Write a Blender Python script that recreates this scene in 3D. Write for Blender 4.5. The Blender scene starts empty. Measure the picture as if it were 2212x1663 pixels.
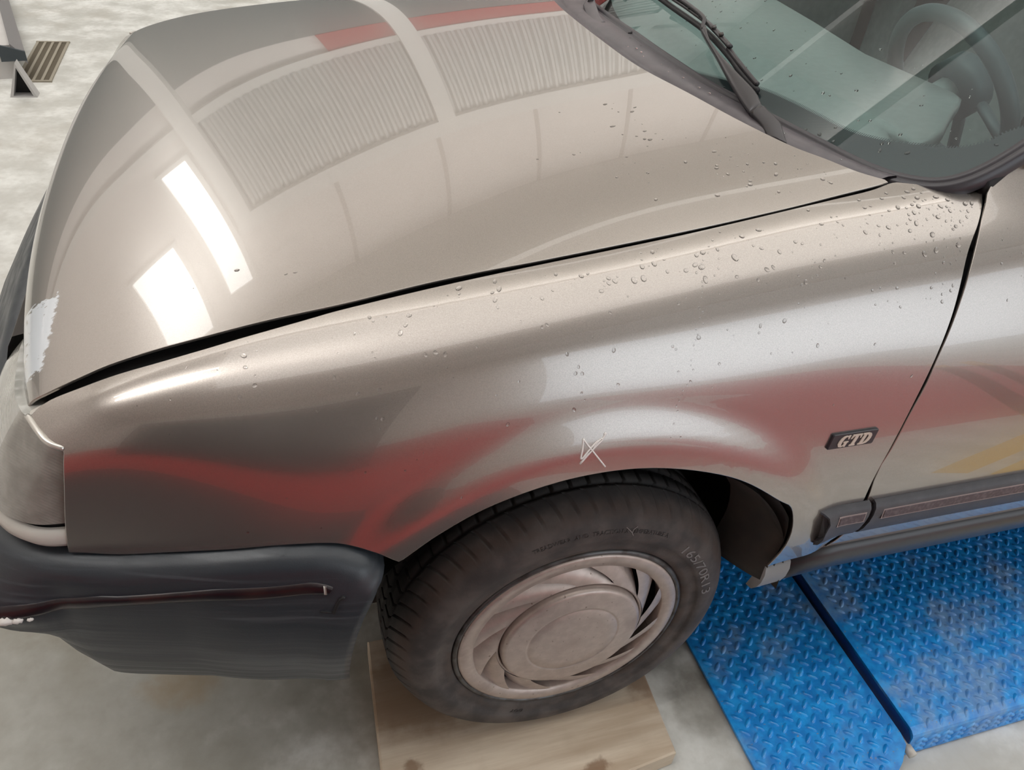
import bpy, math, random
import numpy as np
from mathutils import Vector, Matrix
from mathutils.geometry import delaunay_2d_cdt

SC = bpy.context.scene
COL = SC.collection
# ------------------------------------------------------------------ camera
cam = bpy.data.cameras.new('camera'); camo = bpy.data.objects.new('camera', cam); COL.objects.link(camo)
CAM = Vector((-.386506, -1.412596, 1.306070))
yaw, pitch, roll = .364820, .660197, .118996
fw = Vector((math.sin(yaw)*math.cos(pitch), math.cos(yaw)*math.cos(pitch), -math.sin(pitch)))
rt = Vector((math.cos(yaw), -math.sin(yaw), 0)); up = rt.cross(fw)
r2 = math.cos(roll)*rt + math.sin(roll)*up; u2 = -math.sin(roll)*rt + math.cos(roll)*up
M = Matrix((r2, u2, -fw)).transposed().to_4x4(); M.translation = CAM
camo.matrix_world = M
cam.sensor_width = 36; cam.sensor_fit = 'HORIZONTAL'; cam.lens = 1683.94*36/2212
cam.clip_start = .02; cam.clip_end = 200
SC.camera = camo
# ------------------------------------------------------------------ world, lights, exposure
W = bpy.data.worlds.new('overcast_sky'); SC.world = W; W.use_nodes = True
bg = W.node_tree.nodes['Background']; bg.inputs[0].default_value = (.86, .93, 1.0, 1); bg.inputs[1].default_value = 1.75
def area(name, loc, rot, sx, sy, power, color=(1, 1, 1)):
    l = bpy.data.lights.new(name, 'AREA'); l.shape = 'RECTANGLE'; l.size = sx; l.size_y = sy
    l.energy = power; l.color = color
    o = bpy.data.objects.new(name, l); COL.objects.link(o); o.location = loc; o.rotation_euler = rot
    return o
area('skylight', (4.6, -.9, 8.3), (0, 0, 0), 13.0, 6.0, 270, (1, .985, .96))
area('added_wall_fill', (2.0, 2.4, 8.2), (math.radians(82), 0, 0), 20.0, .8, 560, (1, .99, .97))  # unseen fill light, added to brighten the back wall mirrored in the bonnet
area('skylight', (-4.2, -1.35, 8.3), (0, 0, 0), 4.6, .45, 100, (1, .985, .96))
area('skylight', (-4.2, -.35, 8.3), (0, 0, 0), 4.6, .2, 50, (1, .985, .96))
SC.view_settings.view_transform = 'Standard'; SC.view_settings.look = 'None'
SC.view_settings.exposure = 0.35; SC.view_settings.gamma = 1.0
SC.view_settings.use_curve_mapping = False
try: SC.cycles.use_denoising = True
except Exception: pass
rng = random.Random(7); NR = np.random.default_rng(7)
FLOOR = -.045
# ------------------------------------------------------------------ materials
def mat(name, col, rough=.5, metal=0, coat=0, coat_rough=.03, spec=.5, noise=None, bump=None, emit=None):
    """procedural principled material; noise=(scale, second colour, amount low, high); bump=(scale, strength)"""
    m = bpy.data.materials.new(name); m.use_nodes = True
    nt = m.node_tree; b = nt.nodes['Principled BSDF']
    b.inputs['Base Color'].default_value = (*col, 1); b.inputs['Roughness'].default_value = rough
    b.inputs['Metallic'].default_value = metal; b.inputs['Coat Weight'].default_value = coat
    b.inputs['Coat Roughness'].default_value = coat_rough; b.inputs['Specular IOR Level'].default_value = spec
    tc = nt.nodes.new('ShaderNodeTexCoord')
    if noise:
        n = nt.nodes.new('ShaderNodeTexNoise'); n.inputs['Scale'].default_value = noise[0]; n.inputs['Detail'].default_value = 6
        r = nt.nodes.new('ShaderNodeMapRange'); r.inputs[1].default_value = noise[2]; r.inputs[2].default_value = noise[3]
        x = nt.nodes.new('ShaderNodeMix'); x.data_type = 'RGBA'
        x.inputs[6].default_value = (*col, 1); x.inputs[7].default_value = (*noise[1], 1)
        nt.links.new(tc.outputs['Object'], n.inputs['Vector']); nt.links.new(n.outputs[0], r.inputs[0])
        nt.links.new(r.outputs[0], x.inputs[0]); nt.links.new(x.outputs[2], b.inputs['Base Color'])
    if bump:
        n2 = nt.nodes.new('ShaderNodeTexNoise'); n2.inputs['Scale'].default_value = bump[0]; n2.inputs['Detail'].default_value = 4
        bp = nt.nodes.new('ShaderNodeBump'); bp.inputs['Strength'].default_value = bump[1]; bp.inputs['Distance'].default_value = .002
        nt.links.new(tc.outputs['Object'], n2.inputs['Vector']); nt.links.new(n2.outputs[0], bp.inputs['Height'])
        nt.links.new(bp.outputs[0], b.inputs['Normal'])
    if emit:
        b.inputs['Emission Color'].default_value = (*emit[0], 1); b.inputs['Emission Strength'].default_value = emit[1]
    return m
class N:
    """tiny node helper"""
    def __init__(s, m): s.nt = m.node_tree; s.b = s.nt.nodes.get('Principled BSDF')
    def n(s, t, **k):
        x = s.nt.nodes.new('ShaderNode'+t)
        for a, v in k.items(): setattr(x, a, v)
        return x
    def l(s, a, b): s.nt.links.new(a, b)
    def math(s, op, a, b=0., clamp=False):
        x = s.n('Math', operation=op); x.use_clamp = clamp
        for i, q in enumerate((a, b)):
            if isinstance(q, (int, float)): x.inputs[i].default_value = q
            else: s.l(q, x.inputs[i])
        return x.outputs[0]
    def noise(s, vec, scale, detail=5, rough=.55):
        x = s.n('TexNoise'); x.inputs['Scale'].default_value = scale; x.inputs['Detail'].default_value = detail
        x.inputs['Roughness'].default_value = rough; s.l(vec, x.inputs['Vector']); return x.outputs[0]
    def ramp(s, v, a, b, lo=0., hi=1.):
        x = s.n('MapRange'); x.interpolation_type = 'SMOOTHSTEP'; x.inputs[1].default_value = a; x.inputs[2].default_value = b
        x.inputs[3].default_value = lo; x.inputs[4].default_value = hi; s.l(v, x.inputs[0]); return x.outputs[0]
    def mix(s, f, a, b):
        x = s.n('Mix', data_type='RGBA')
        for i, q in ((0, f), (6, a), (7, b)):
            if isinstance(q, tuple): x.inputs[i].default_value = (*q, 1)
            elif isinstance(q, (int, float)): x.inputs[i].default_value = q
            else: s.l(q, x.inputs[i])
        return x.outputs[2]
    def scaled(s, vec, sc):
        x = s.n('Mapping'); x.inputs['Scale'].default_value = sc; s.l(vec, x.inputs['Vector']); return x.outputs[0]
    def dist(s, vec, p, sc=(1, 1, 1)):
        x = s.n('Mapping', vector_type='POINT'); x.inputs['Location'].default_value = [-a*b for a, b in zip(p, sc)]
        x.inputs['Scale'].default_value = sc; s.l(vec, x.inputs['Vector'])
        y = s.n('VectorMath', operation='LENGTH'); s.l(x.outputs[0], y.inputs[0]); return y.outputs['Value']
    def bump(s, h, strength, dist=.002):
        x = s.n('Bump'); x.inputs['Strength'].default_value = strength; x.inputs['Distance'].default_value = dist
        s.l(h, x.inputs['Height']); s.l(x.outputs[0], s.b.inputs['Normal'])
def obj_coord(k):
    return k.n('TexCoord').outputs['Object']
# body paint: beige-grey metallic under clear lacquer, a pale ragged, specked patch on the bonnet nose
def paint_material(name, patch=False):
    m = mat(name, (.37, .340, .312), .25, .82, 1.0, .02)
    k = N(m); v = obj_coord(k)
    fl = k.noise(v, 900, 2)
    c = k.mix(k.ramp(fl, .3, .7), (.335, .304, .276), (.405, .369, .336))
    du = k.noise(v, 3.5, 4)
    c = k.mix(k.ramp(du, .45, .75, 0, .16), c, (.46, .425, .39))
    if patch:
        x = k.n('SeparateXYZ'); k.l(v, x.inputs[0])
        rag = k.math('MULTIPLY', k.math('SUBTRACT', k.noise(v, 130, 4), .5), .05)
        yy = k.math('ADD', x.outputs[1], rag)
        xx = k.math('ADD', x.outputs[0], k.math('MULTIPLY', rag, .35))
        f = k.math('MULTIPLY', k.ramp(yy, -.640, -.634), k.ramp(yy, -.490, -.498))
        f = k.math('MULTIPLY', f, k.ramp(xx, -.629, -.634))
        specks = k.ramp(k.noise(v, 95, 3), .64, .67)
        f = k.math('MULTIPLY', f, k.math('SUBTRACT', 1., specks))
        c = k.mix(f, c, (.62, .66, .70))
        k.l(k.math('SUBTRACT', .82, k.math('MULTIPLY', f, .82)), k.b.inputs['Metallic'])
    k.l(c, k.b.inputs['Base Color'])
    return m
PAINT = paint_material('beige_metallic_paint'); PAINT_HOOD = paint_material('beige_metallic_paint_with_pale_patch', True)
BLACK = mat('black_recess', (.008, .008, .009), .7)
UNDER = mat('underbody_grime', (.018, .016, .015), .85, noise=(9, (.04, .033, .027), .45, .75))
LINER = mat('wheel_arch_liner_plastic', (.022, .020, .018), .75, noise=(14, (.055, .044, .034), .4, .75), bump=(60, .3))
RUBBER = mat('black_rubber', (.02, .02, .022), .55, noise=(30, (.03, .03, .032), .4, .7))
PLASTIC = mat('charcoal_plastic', (.055, .055, .062), .5, noise=(40, (.07, .07, .078), .4, .7), bump=(700, .25))
# bumper: weathered charcoal plastic with pale scuffs along its length
BUMPER = mat('weathered_charcoal_plastic', (.05, .056, .062), .42)
k = N(BUMPER); v = obj_coord(k)
st = k.noise(k.scaled(v, (3, 14, 120)), 1.0, 5)
c = k.mix(k.ramp(st, .52, .72, 0, .55), (.029, .035, .042), (.078, .088, .098))
c = k.mix(k.ramp(k.noise(v, 7, 5), .5, .7, 0, .5), c, (.054, .063, .071))
k.l(c, k.b.inputs['Base Color']); k.l(k.ramp(st, .3, .7, .32, .52), k.b.inputs['Roughness'])
k.bump(k.noise(v, 500, 3), .12, .001)
STRIP = mat('dark_rub_strip', (.010, .006, .009), .3, noise=(25, (.035, .016, .014), .45, .7))
WHITE = mat('chalk_white_paint', (.86, .83, .80), .6)
CHROME = mat('bright_trim', (.62, .60, .55), .25, .6)
CREAM = mat('cream_plastic', (.55, .52, .47), .4)
# tyre: dusty black rubber, browner towards the shoulder
TYRE = mat('dusty_tyre_rubber', (.035, .032, .03), .72)
k = N(TYRE); v = obj_coord(k)
c = k.mix(k.ramp(k.noise(v, 18, 6), .35, .7), (.042, .036, .034), (.105, .088, .078))
x = k.n('SeparateXYZ'); k.l(v, x.inputs[0])
rr = k.n('VectorMath', operation='LENGTH'); cmb = k.n('CombineXYZ'); k.l(x.outputs[0], cmb.inputs[0]); k.l(x.outputs[2], cmb.inputs[2]); k.l(cmb.outputs[0], rr.inputs[0])
rv = rr.outputs['Value']
f = k.math('MULTIPLY', k.ramp(rv, .246, .258), k.ramp(rv, .274, .264))
c = k.mix(k.math('MULTIPLY', f, k.ramp(k.noise(v, 30, 5), .3, .65, .1, .7)), c, (.085, .058, .045))
f2 = k.ramp(rv, .268, .277); c = k.mix(k.math('MULTIPLY', f2, .75), c, (.020, .019, .019))
f3 = k.math('MULTIPLY', k.ramp(rv, .205, .192), k.ramp(k.noise(v, 25, 4), .4, .6, .0, .6)); c = k.mix(f3, c, (.075, .05, .037))
k.l(c, k.b.inputs['Base Color']); k.bump(k.noise(v, 260, 4), .25, .001)
# hubcap: silver paint gone beige, scratched rim, grey road dust
HUB = mat('worn_silver_hubcap', (.44, .36, .32), .42, .55)
k = N(HUB); v = obj_coord(k)
c = k.mix(k.ramp(k.noise(v, 60, 5), .35, .7), (.46, .39, .35), (.54, .46, .415))
c = k.mix(k.ramp(k.noise(k.scaled(v, (160, 1, 160)), 1., 3), .66, .72, 0, .8), c, (.17, .12, .09))
c = k.mix(k.ramp(k.noise(v, 14, 4), .54, .72, 0, .45), c, (.27, .20, .17))
k.l(c, k.b.inputs['Base Color'])
STEEL = mat('dark_steel_wheel', (.03, .028, .027), .55, .4)
RIM = mat('grey_steel_rim', (.11, .11, .11), .4, .6, noise=(40, (.05, .04, .035), .45, .65))
# lamp lenses
LENS = mat('clouded_lamp_glass', (.34, .335, .30), .22, 0, .6, .06)
k = N(LENS); v = obj_coord(k)
w = k.n('TexWave', wave_type='BANDS', bands_direction='Z'); w.inputs['Scale'].default_value = 55; w.inputs['Distortion'].default_value = 1.2
k.l(v, w.inputs['Vector'])
c = k.mix(k.ramp(k.noise(v, 20, 4), .35, .7), (.27, .262, .235), (.40, .395, .36)); k.l(c, k.b.inputs['Base Color'])
k.bump(w.outputs[0], .25, .002)
LENS2 = mat('grooved_side_lens', (.25, .235, .205), .25, 0, .6, .06)
k = N(LENS2); v = obj_coord(k)
w = k.n('TexWave', wave_type='BANDS', bands_direction='DIAGONAL'); w.inputs['Scale'].default_value = 120; w.inputs['Distortion'].default_value = .4
k.l(v, w.inputs['Vector'])
c = k.mix(k.ramp(k.noise(v, 26, 4), .35, .7), (.20, .185, .16), (.31, .295, .26)); k.l(c, k.b.inputs['Base Color'])
k.bump(w.outputs[0], .22, .0015)
def glass_sheet(name, tint, gloss_rough=.01, ior=1.5, dust=0):
    m = bpy.data.materials.new(name); m.use_nodes = True; nt = m.node_tree; nt.nodes.clear()
    o = nt.nodes.new('ShaderNodeOutputMaterial'); t = nt.nodes.new('ShaderNodeBsdfTransparent'); g = nt.nodes.new('ShaderNodeBsdfGlossy')
    f = nt.nodes.new('ShaderNodeFresnel'); mx = nt.nodes.new('ShaderNodeMixShader')
    t.inputs[0].default_value = (*tint, 1); g.inputs['Roughness'].default_value = gloss_rough; f.inputs[0].default_value = ior
    nt.links.new(f.outputs[0], mx.inputs[0]); nt.links.new(t.outputs[0], mx.inputs[1]); nt.links.new(g.outputs[0], mx.inputs[2]); 
    if dust:
        d = nt.nodes.new('ShaderNodeBsdfDiffuse'); d.inputs[0].default_value = (.75, .8, .78, 1); m2 = nt.nodes.new('ShaderNodeMixShader'); m2.inputs[0].default_value = dust
        nt.links.new(mx.outputs[0], m2.inputs[1]); nt.links.new(d.outputs[0], m2.inputs[2]); nt.links.new(m2.outputs[0], o.inputs[0])
    else: nt.links.new(mx.outputs[0], o.inputs[0])
    return m
GLASS = glass_sheet('green_tinted_glass', (.76, .90, .88), .01, 1.48, .012)
WATER = mat('clear_water', (1, 1, 1), .0); N(WATER).b.inputs['Transmission Weight'].default_value = 1; N(WATER).b.inputs['IOR'].default_value = 1.33
FRIT = mat('black_glass_border', (.035, .045, .052), .3)
COWL = mat('grey_cowl_plastic', (.095, .086, .094), .36, noise=(30, (.125, .112, .12), .4, .7))
WIPER = mat('satin_black_wiper', (.050, .047, .050), .32, .2)
DASH = mat('grey_dashboard_vinyl', (.42, .45, .44), .28, noise=(60, (.46, .49, .48), .4, .7), bump=(500, .15))
CABIN = mat('grey_cabin_fabric', (.36, .40, .39), .85, noise=(50, (.42, .46, .45), .4, .7))
WHEELRIM = mat('steering_wheel_foam', (.13, .16, .17), .45)
# blue tread plate, scuffed through to bare grey in patches
BLUE = mat('worn_blue_paint', (.012, .16, .55), .32, 0, .2, .2)
k = N(BLUE); v = obj_coord(k)
n1 = k.noise(v, 7, 6, .6); n2 = k.noise(v, 45, 4)
c = k.mix(k.ramp(n2, .35, .7), (.010, .23, .68), (.020, .38, .92))
c = k.mix(k.math('MULTIPLY', k.ramp(n1, .50, .66, 0, .62), k.ramp(n2, .3, .6, .4, 1)), c, (.27, .36, .50))
c = k.mix(k.ramp(k.noise(v, 160, 3), .66, .72, 0, .6), c, (.25, .24, .23))
k.l(c, k.b.inputs['Base Color']); k.l(k.ramp(n1, .4, .62, .26, .48), k.b.inputs['Roughness'])
BLUE_DARK = mat('dark_blue_paint', (.004, .035, .16), .4)
# plank: pale sawn wood with brown stains
WOOD = mat('pale_sawn_wood', (.5, .38, .24), .75)
k = N(WOOD); v = obj_coord(k)
g = k.noise(k.scaled(v, (2.2, 26, 26)), 1.0, 6, .6); g2 = k.noise(v, 9, 5)
c = k.mix(k.ramp(g, .32, .7), (.50, .39, .28), (.72, .62, .49)); c = k.mix(k.ramp(g2, .5, .72, 0, .35), c, (.43, .34, .24))
for p, sc, a in (((-.10, -.300, 0), (1, 2.6, 1), .075), ((.055, -.275, 0), (1, 1.5, 1), .028), ((.20, -.10, 0), (1.3, .75, 1), .085), ((-.20, -.06, 0), (.7, 1, 1), .12), ((-.245, -.20, 0), (1.5, 1.5, 1), .03)):
    d = k.math('ADD', k.dist(v, p, sc), k.math('MULTIPLY', k.math('SUBTRACT', k.noise(v, 35, 4), .5), .05))
    c = k.mix(k.ramp(d, a, a*.45, 0, .72), c, (.20, .105, .05))
k.l(c, k.b.inputs['Base Color']); k.bump(g, .4, .002)
# floor: polished pale concrete with brown and dark blotches; the broad near-left one paints in shade with its dirt
CONC = mat('stained_shaded_concrete', (.5, .49, .46), .42)
k = N(CONC); v = obj_coord(k)
n1 = k.noise(v, 1.6, 6, .6); n2 = k.noise(v, 6, 6, .6); n3 = k.noise(v, 40, 5)
c = k.mix(k.ramp(n2, .35, .7), (.52, .515, .475), (.76, .765, .73))
c = k.mix(k.ramp(n3, .4, .75, 0, .35), c, (.45, .435, .39))
c = k.mix(k.ramp(n1, .5, .72, 0, .5), c, (.40, .365, .30))
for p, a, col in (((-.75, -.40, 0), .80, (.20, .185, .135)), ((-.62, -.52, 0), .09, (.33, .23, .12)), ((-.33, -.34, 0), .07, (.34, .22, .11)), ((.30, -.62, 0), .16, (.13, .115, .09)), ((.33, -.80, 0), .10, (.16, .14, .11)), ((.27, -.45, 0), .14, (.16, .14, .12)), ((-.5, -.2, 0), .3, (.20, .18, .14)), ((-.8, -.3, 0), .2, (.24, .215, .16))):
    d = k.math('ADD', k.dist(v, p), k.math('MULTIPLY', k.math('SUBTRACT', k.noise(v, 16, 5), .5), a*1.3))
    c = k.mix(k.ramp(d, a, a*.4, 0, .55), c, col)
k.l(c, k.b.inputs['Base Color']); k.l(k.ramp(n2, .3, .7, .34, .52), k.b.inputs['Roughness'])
RED = mat('red_floor_paint', (.46, .020, .018), .5); YELLOW = mat('yellow_floor_paint', (.75, .45, .03), .45)
WALL = mat('pale_wall_panel', (.76, .72, .69), .7, noise=(2, (.80, .76, .73), .4, .7))
METAL = mat('grey_corrugated_steel', (.52, .52, .50), .45, .3)
DARKW = mat('dark_grey_wall', (.19, .205, .20), .6); BEAM = mat('pale_painted_steel', (.78, .77, .74), .45); SEAM = mat('dark_seam', (.42, .38, .36), .7)
CEIL = mat('pale_ceiling_panel', (.72, .70, .67), .7)
DAY = mat('daylit_window_pane', (.9, .9, .9), .3, emit=((1, 1, .98), 2.8))
REDW = mat('red_wall_stripe', (.45, .06, .05), .5)
GREY = mat('light_grey_steel', (.50, .49, .48), .45, .2); MID = mat('mid_grey_steel', (.26, .25, .25), .5, .2)
# ------------------------------------------------------------------ mesh helpers
def link(name, verts, faces, m, parent=None, smooth=True, normals=None, loc=None):
    me = bpy.data.meshes.new(name)
    me.from_pydata([tuple(map(float, p)) for p in verts], [], [tuple(int(i) for i in f) for f in faces]); me.update()
    if smooth: me.polygons.foreach_set('use_smooth', [True]*len(me.polygons))
    if normals is not None: me.normals_split_custom_set_from_vertices([tuple(map(float, n)) for n in normals])
    me.materials.append(m)
    o = bpy.data.objects.new(name, me); COL.objects.link(o)
    if loc is not None: o.location = loc
    if parent is not None: o.parent = parent
    return o
def tag(o, label=None, cat=None, group=None, kind=None):
    for a, b in (('label', label), ('category', cat), ('group', group), ('kind', kind)):
        if b: o[a] = b
    return o
def thing(name, label, cat, loc=(0, 0, 0)):
    o = bpy.data.objects.new(name, None); COL.objects.link(o); o.location = loc; o.empty_display_size = .1
    return tag(o, label, cat)
def grid(P, cu=False, cv=False):
    """P[nu][nv][3] -> verts, quads"""
    P = np.asarray(P, float); nu, nv = P.shape[:2]; F = []
    for i in range(nu if cu else nu-1):
        for j in range(nv if cv else nv-1):
            a, b = (i+1) % nu, (j+1) % nv
            F.append((i*nv+j, a*nv+j, a*nv+b, i*nv+b))
    return P.reshape(-1, 3), F
class MB:
    def __init__(s): s.v = []; s.f = []
    def add(s, V, F):
        o = len(s.v); s.v += [tuple(p) for p in V]; s.f += [tuple(i+o for i in f) for f in F]; return s
    def box(s, a, b, bev=0.):
        (x0, y0, z0), (x1, y1, z1) = a, b
        if not bev:
            V = [(x, y, z) for x in (x0, x1) for y in (y0, y1) for z in (z0, z1)]
            return s.add(V, [(0, 1, 3, 2), (4, 6, 7, 5), (0, 4, 5, 1), (2, 3, 7, 6), (0, 2, 6, 4), (1, 5, 7, 3)])
        return s.prism([(x0, y0), (x1, y0), (x1, y1), (x0, y1)], z0, z1, bev)
    def prism(s, poly, z0, z1, bev=0.):
        """vertical prism over a convex polygon, bevelled top and bottom edges"""
        P = np.array(poly, float); c = P.mean(0); n = len(P)
        def inset(d):
            out = []
            for i in range(n):
                a, b, e = P[i-1], P[i], P[(i+1) % n]
                d1 = (b-a)/np.linalg.norm(b-a); d2 = (e-b)/np.linalg.norm(e-b)
                n1 = np.array([-d1[1], d1[0]]); n2 = np.array([-d2[1], d2[0]])
                w = (n1+n2)/(1+n1@n2); 
                if (c-b)@w < 0: w = -w
                out.append(b+d*w)
            return np.array(out)
        rings = [(inset(bev), z0), (P, z0+bev), (P, z1-bev), (inset(bev), z1)] if bev else [(P, z0), (P, z1)]
        V = [(x, y, z) for R, z in rings for x, y in R]; F = []
        for k in range(len(rings)-1):
            for i in range(n):
                j = (i+1) % n; F.append((k*n+i, k*n+j, (k+1)*n+j, (k+1)*n+i))
        F.append(tuple(range(n))[::-1]); F.append(tuple((len(rings)-1)*n+i for i in range(n)))
        return s.add(V, F)
    def tube(s, pts, r, n=8, caps=True, flat=None):
        pts = [Vector(p) for p in pts]; R = r if isinstance(r, (list, tuple)) else [r]*len(pts)
        V = []; up0 = Vector((0, 0, 1))
        for i, p in enumerate(pts):
            t = (pts[min(i+1, len(pts)-1)]-pts[max(i-1, 0)]).normalized()
            a = t.cross(up0); a = a.normalized() if a.length > 1e-4 else Vector((1, 0, 0)); b = a.cross(t).normalized()
            for k in range(n):
                q = 2*math.pi*k/n; V.append(p+R[i]*(math.cos(q)*a+math.sin(q)*b*(flat or 1)))
        F = [(i*n+k, i*n+(k+1) % n, (i+1)*n+(k+1) % n, (i+1)*n+k) for i in range(len(pts)-1) for k in range(n)]
        if caps: F += [tuple(range(n))[::-1], tuple((len(pts)-1)*n+k for k in range(n))]
        return s.add(V, F)
    def build(s, name, m, parent=None, smooth=False, loc=None):
        return link(name, s.v, s.f, m, parent, smooth, None, loc)
def catmull(P, n=6, closed=False):
    P = np.asarray(P, float); out = []
    m = len(P)
    for i in range(m if closed else m-1):
        if closed: p0, p1, p2, p3 = P[i-1], P[i], P[(i+1) % m], P[(i+2) % m]
        else: p1, p2 = P[i], P[i+1]; p0 = P[i-1] if i else 2*p1-p2; p3 = P[i+2] if i+2 < m else 2*p2-p1
        for t in np.arange(n)/n:
            out.append(.5*((2*p1)+(-p0+p2)*t+(2*p0-5*p1+4*p2-p3)*t*t+(-p0+3*p1-3*p2+p3)*t**3))
    if not closed: out.append(P[-1])
    return np.array(out)
def resample(P, step):
    P = np.asarray(P, float); d = np.r_[0, np.cumsum(np.linalg.norm(np.diff(P, axis=0), axis=1))]
    n = max(2, int(round(d[-1]/step))+1); t = np.linspace(0, d[-1], n)
    return np.stack([np.interp(t, d, P[:, i]) for i in range(P.shape[1])], -1)
def normals_of(S, u, v, sgn):
    h = 2e-4
    a = S(u+h, v)-S(u-h, v); b = S(u, v+h)-S(u, v-h)
    n = np.cross(a, b)*sgn; return n/np.linalg.norm(n, axis=1)[:, None]
def panel(name, S, segs, mu, mv, m, parent, sgn, step=.009, r=.0013, depth=.0032, rim=True, smooth_segs=True):
    """a pressed panel: the surface S cut to an outline given in its own parameters, with a rolled return edge"""
    B = []
    for sg in segs:
        q = np.array(sg, float)*[mu, mv]
        if smooth_segs and len(q) > 2: q = catmull(q, 6)
        B += list(resample(q, step*.8)[:-1])
    B = np.array(B)
    lo, hi = B.min(0), B.max(0); G = []
    for j, y in enumerate(np.arange(lo[1], hi[1], step*.866)):
        for x in np.arange(lo[0]+(j % 2)*step/2, hi[0], step): G.append((x, y))
    G = np.array(G); A0, A1 = B, np.roll(B, -1, 0)
    ins = np.zeros(len(G), bool); dm = np.full(len(G), 9.)
    for p, q in zip(A0, A1):
        c = (p[1] > G[:, 1]) != (q[1] > G[:, 1])
        with np.errstate(divide='ignore', invalid='ignore'):
            ins ^= c & (G[:, 0] < (q[0]-p[0])*(G[:, 1]-p[1])/(q[1]-p[1])+p[0])
        dm = np.minimum(dm, np.hypot(G[:, 0]-p[0], G[:, 1]-p[1]))
    G = G[ins & (dm > step*.62)]
    co = [Vector(p) for p in B]+[Vector(p) for p in G]; nb = len(B)
    vs, es, fs, *_ = delaunay_2d_cdt(co, [(i, (i+1) % nb) for i in range(nb)], [], 1, 1e-7)
    U = np.array([p[:] for p in vs])/[mu, mv]
    P = S(U[:, 0], U[:, 1]); Nn = normals_of(S, U[:, 0], U[:, 1], sgn)
    F = [tuple(f) for f in fs]
    a, b, c = P[F[len(F)//2][0]], P[F[len(F)//2][1]], P[F[len(F)//2][2]]
    if np.cross(b-a, c-a) @ Nn[F[len(F)//2][0]] < 0: F = [f[::-1] for f in F]
    if not rim: return link(name, P, F, m, parent, True, Nn)
    ed = {}
    for f in F:
        for i in range(len(f)): ed[(f[i], f[(i+1) % len(f)])] = 1
    nx = {i: j for (i, j) in ed if (j, i) not in ed}
    V = list(P); NN = list(Nn); n0 = len(V)
    bv = list(nx); idx = {i: k for k, i in enumerate(bv)}; pv = {j: i for i, j in nx.items()}
    T = np.zeros((len(bv), 3))
    for k, i in enumerate(bv):
        d = P[nx[i]]-P[pv.get(i, i)]; t = np.cross(d, Nn[i]); T[k] = t/max(np.linalg.norm(t), 1e-9)
    bi = np.array(bv)
    for (o, dn, w) in ((.7*r, .3*r, .7), (r, r, 1.), (r*.4, depth, 1.)):
        V += list(P[bi]+T*o-Nn[bi]*dn); q = Nn[bi]*(1-w)+T*w; NN += list(q/np.linalg.norm(q, axis=1)[:, None])
    L = len(bv)
    def rv(k, ring): return bv[k] if ring == 0 else n0+(ring-1)*L+k
    for ring in range(3):
        for i, j in nx.items():
            a, b = idx[i], idx[j]; F.append((rv(b, ring), rv(a, ring), rv(a, ring+1), rv(b, ring+1)))
    return link(name, V, F, m, parent, True, NN)
def text_mesh(body, size, extrude=.0004, shear=0., offset=0.):
    cu = bpy.data.curves.new('lettering', 'FONT'); cu.body = body; cu.size = size; cu.extrude = extrude; cu.shear = shear; cu.offset = offset
    cu.resolution_u = 3
    return curve_mesh(cu)
def curve_mesh(cu):
    o = bpy.data.objects.new('tmp', cu); COL.objects.link(o)
    dg = bpy.context.evaluated_depsgraph_get(); dg.update(); me = bpy.data.meshes.new_from_object(o.evaluated_get(dg))
    V = np.array([v.co[:] for v in me.vertices]); F = [tuple(p.vertices) for p in me.polygons]
    bpy.data.objects.remove(o); bpy.data.meshes.remove(me); return V, F
def poly_curve(loops, extrude):
    cu = bpy.data.curves.new('shape', 'CURVE'); cu.dimensions = '2D'; cu.fill_mode = 'BOTH'; cu.extrude = extrude
    for L in loops:
        sp = cu.splines.new('POLY'); sp.points.add(len(L)-1); sp.use_cyclic_u = True
        for p, (x, y) in zip(sp.points, L): p.co = (x, y, 0, 1)
    return curve_mesh(cu)
_s = []
for i in range(5):
    ph = math.pi/2*i/4
    for j in range(10): _s.append((math.cos(ph)*math.cos(2*math.pi*j/10), math.cos(ph)*math.sin(2*math.pi*j/10), math.sin(ph)))
DROP_V = np.array(_s); DROP_F = [(i*10+j, i*10+(j+1) % 10, (i+1)*10+(j+1) % 10, (i+1)*10+j) for i in range(4) for j in range(10)]+[tuple(range(10))[::-1]]
def drops(name, S, sgn, L, label, h=.32):
    """L: (u, v, radius, stretch) beads sitting on surface S"""
    mb = MB()
    U = np.array([q[:2] for q in L]); P = S(U[:, 0], U[:, 1]); Nn = normals_of(S, U[:, 0], U[:, 1], sgn)
    for (u, v, r, e), p, n in zip(L, P, Nn):
        dn = np.array([0, 0, -1.])-n*(-n[2]); l = np.linalg.norm(dn)
        t = dn/l if l > .05 else np.array([1., 0, 0]); b = np.cross(n, t)
        a = rng.uniform(-.5, .5); t, b = math.cos(a)*t+math.sin(a)*b, -math.sin(a)*t+math.cos(a)*b
        Q = DROP_V.copy(); wob = 1+.16*np.sin(2*np.arctan2(Q[:, 1], Q[:, 0])+rng.uniform(0, 6))
        V = p+r*e*(Q[:, 0]*wob)[:, None]*t+r*(Q[:, 1]*wob)[:, None]*b+(r*h*Q[:, 2]-.0003)[:, None]*n
        mb.add(V, DROP_F)
    return tag(mb.build(name, WATER, None, True), label, 'water', None, 'stuff')
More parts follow.
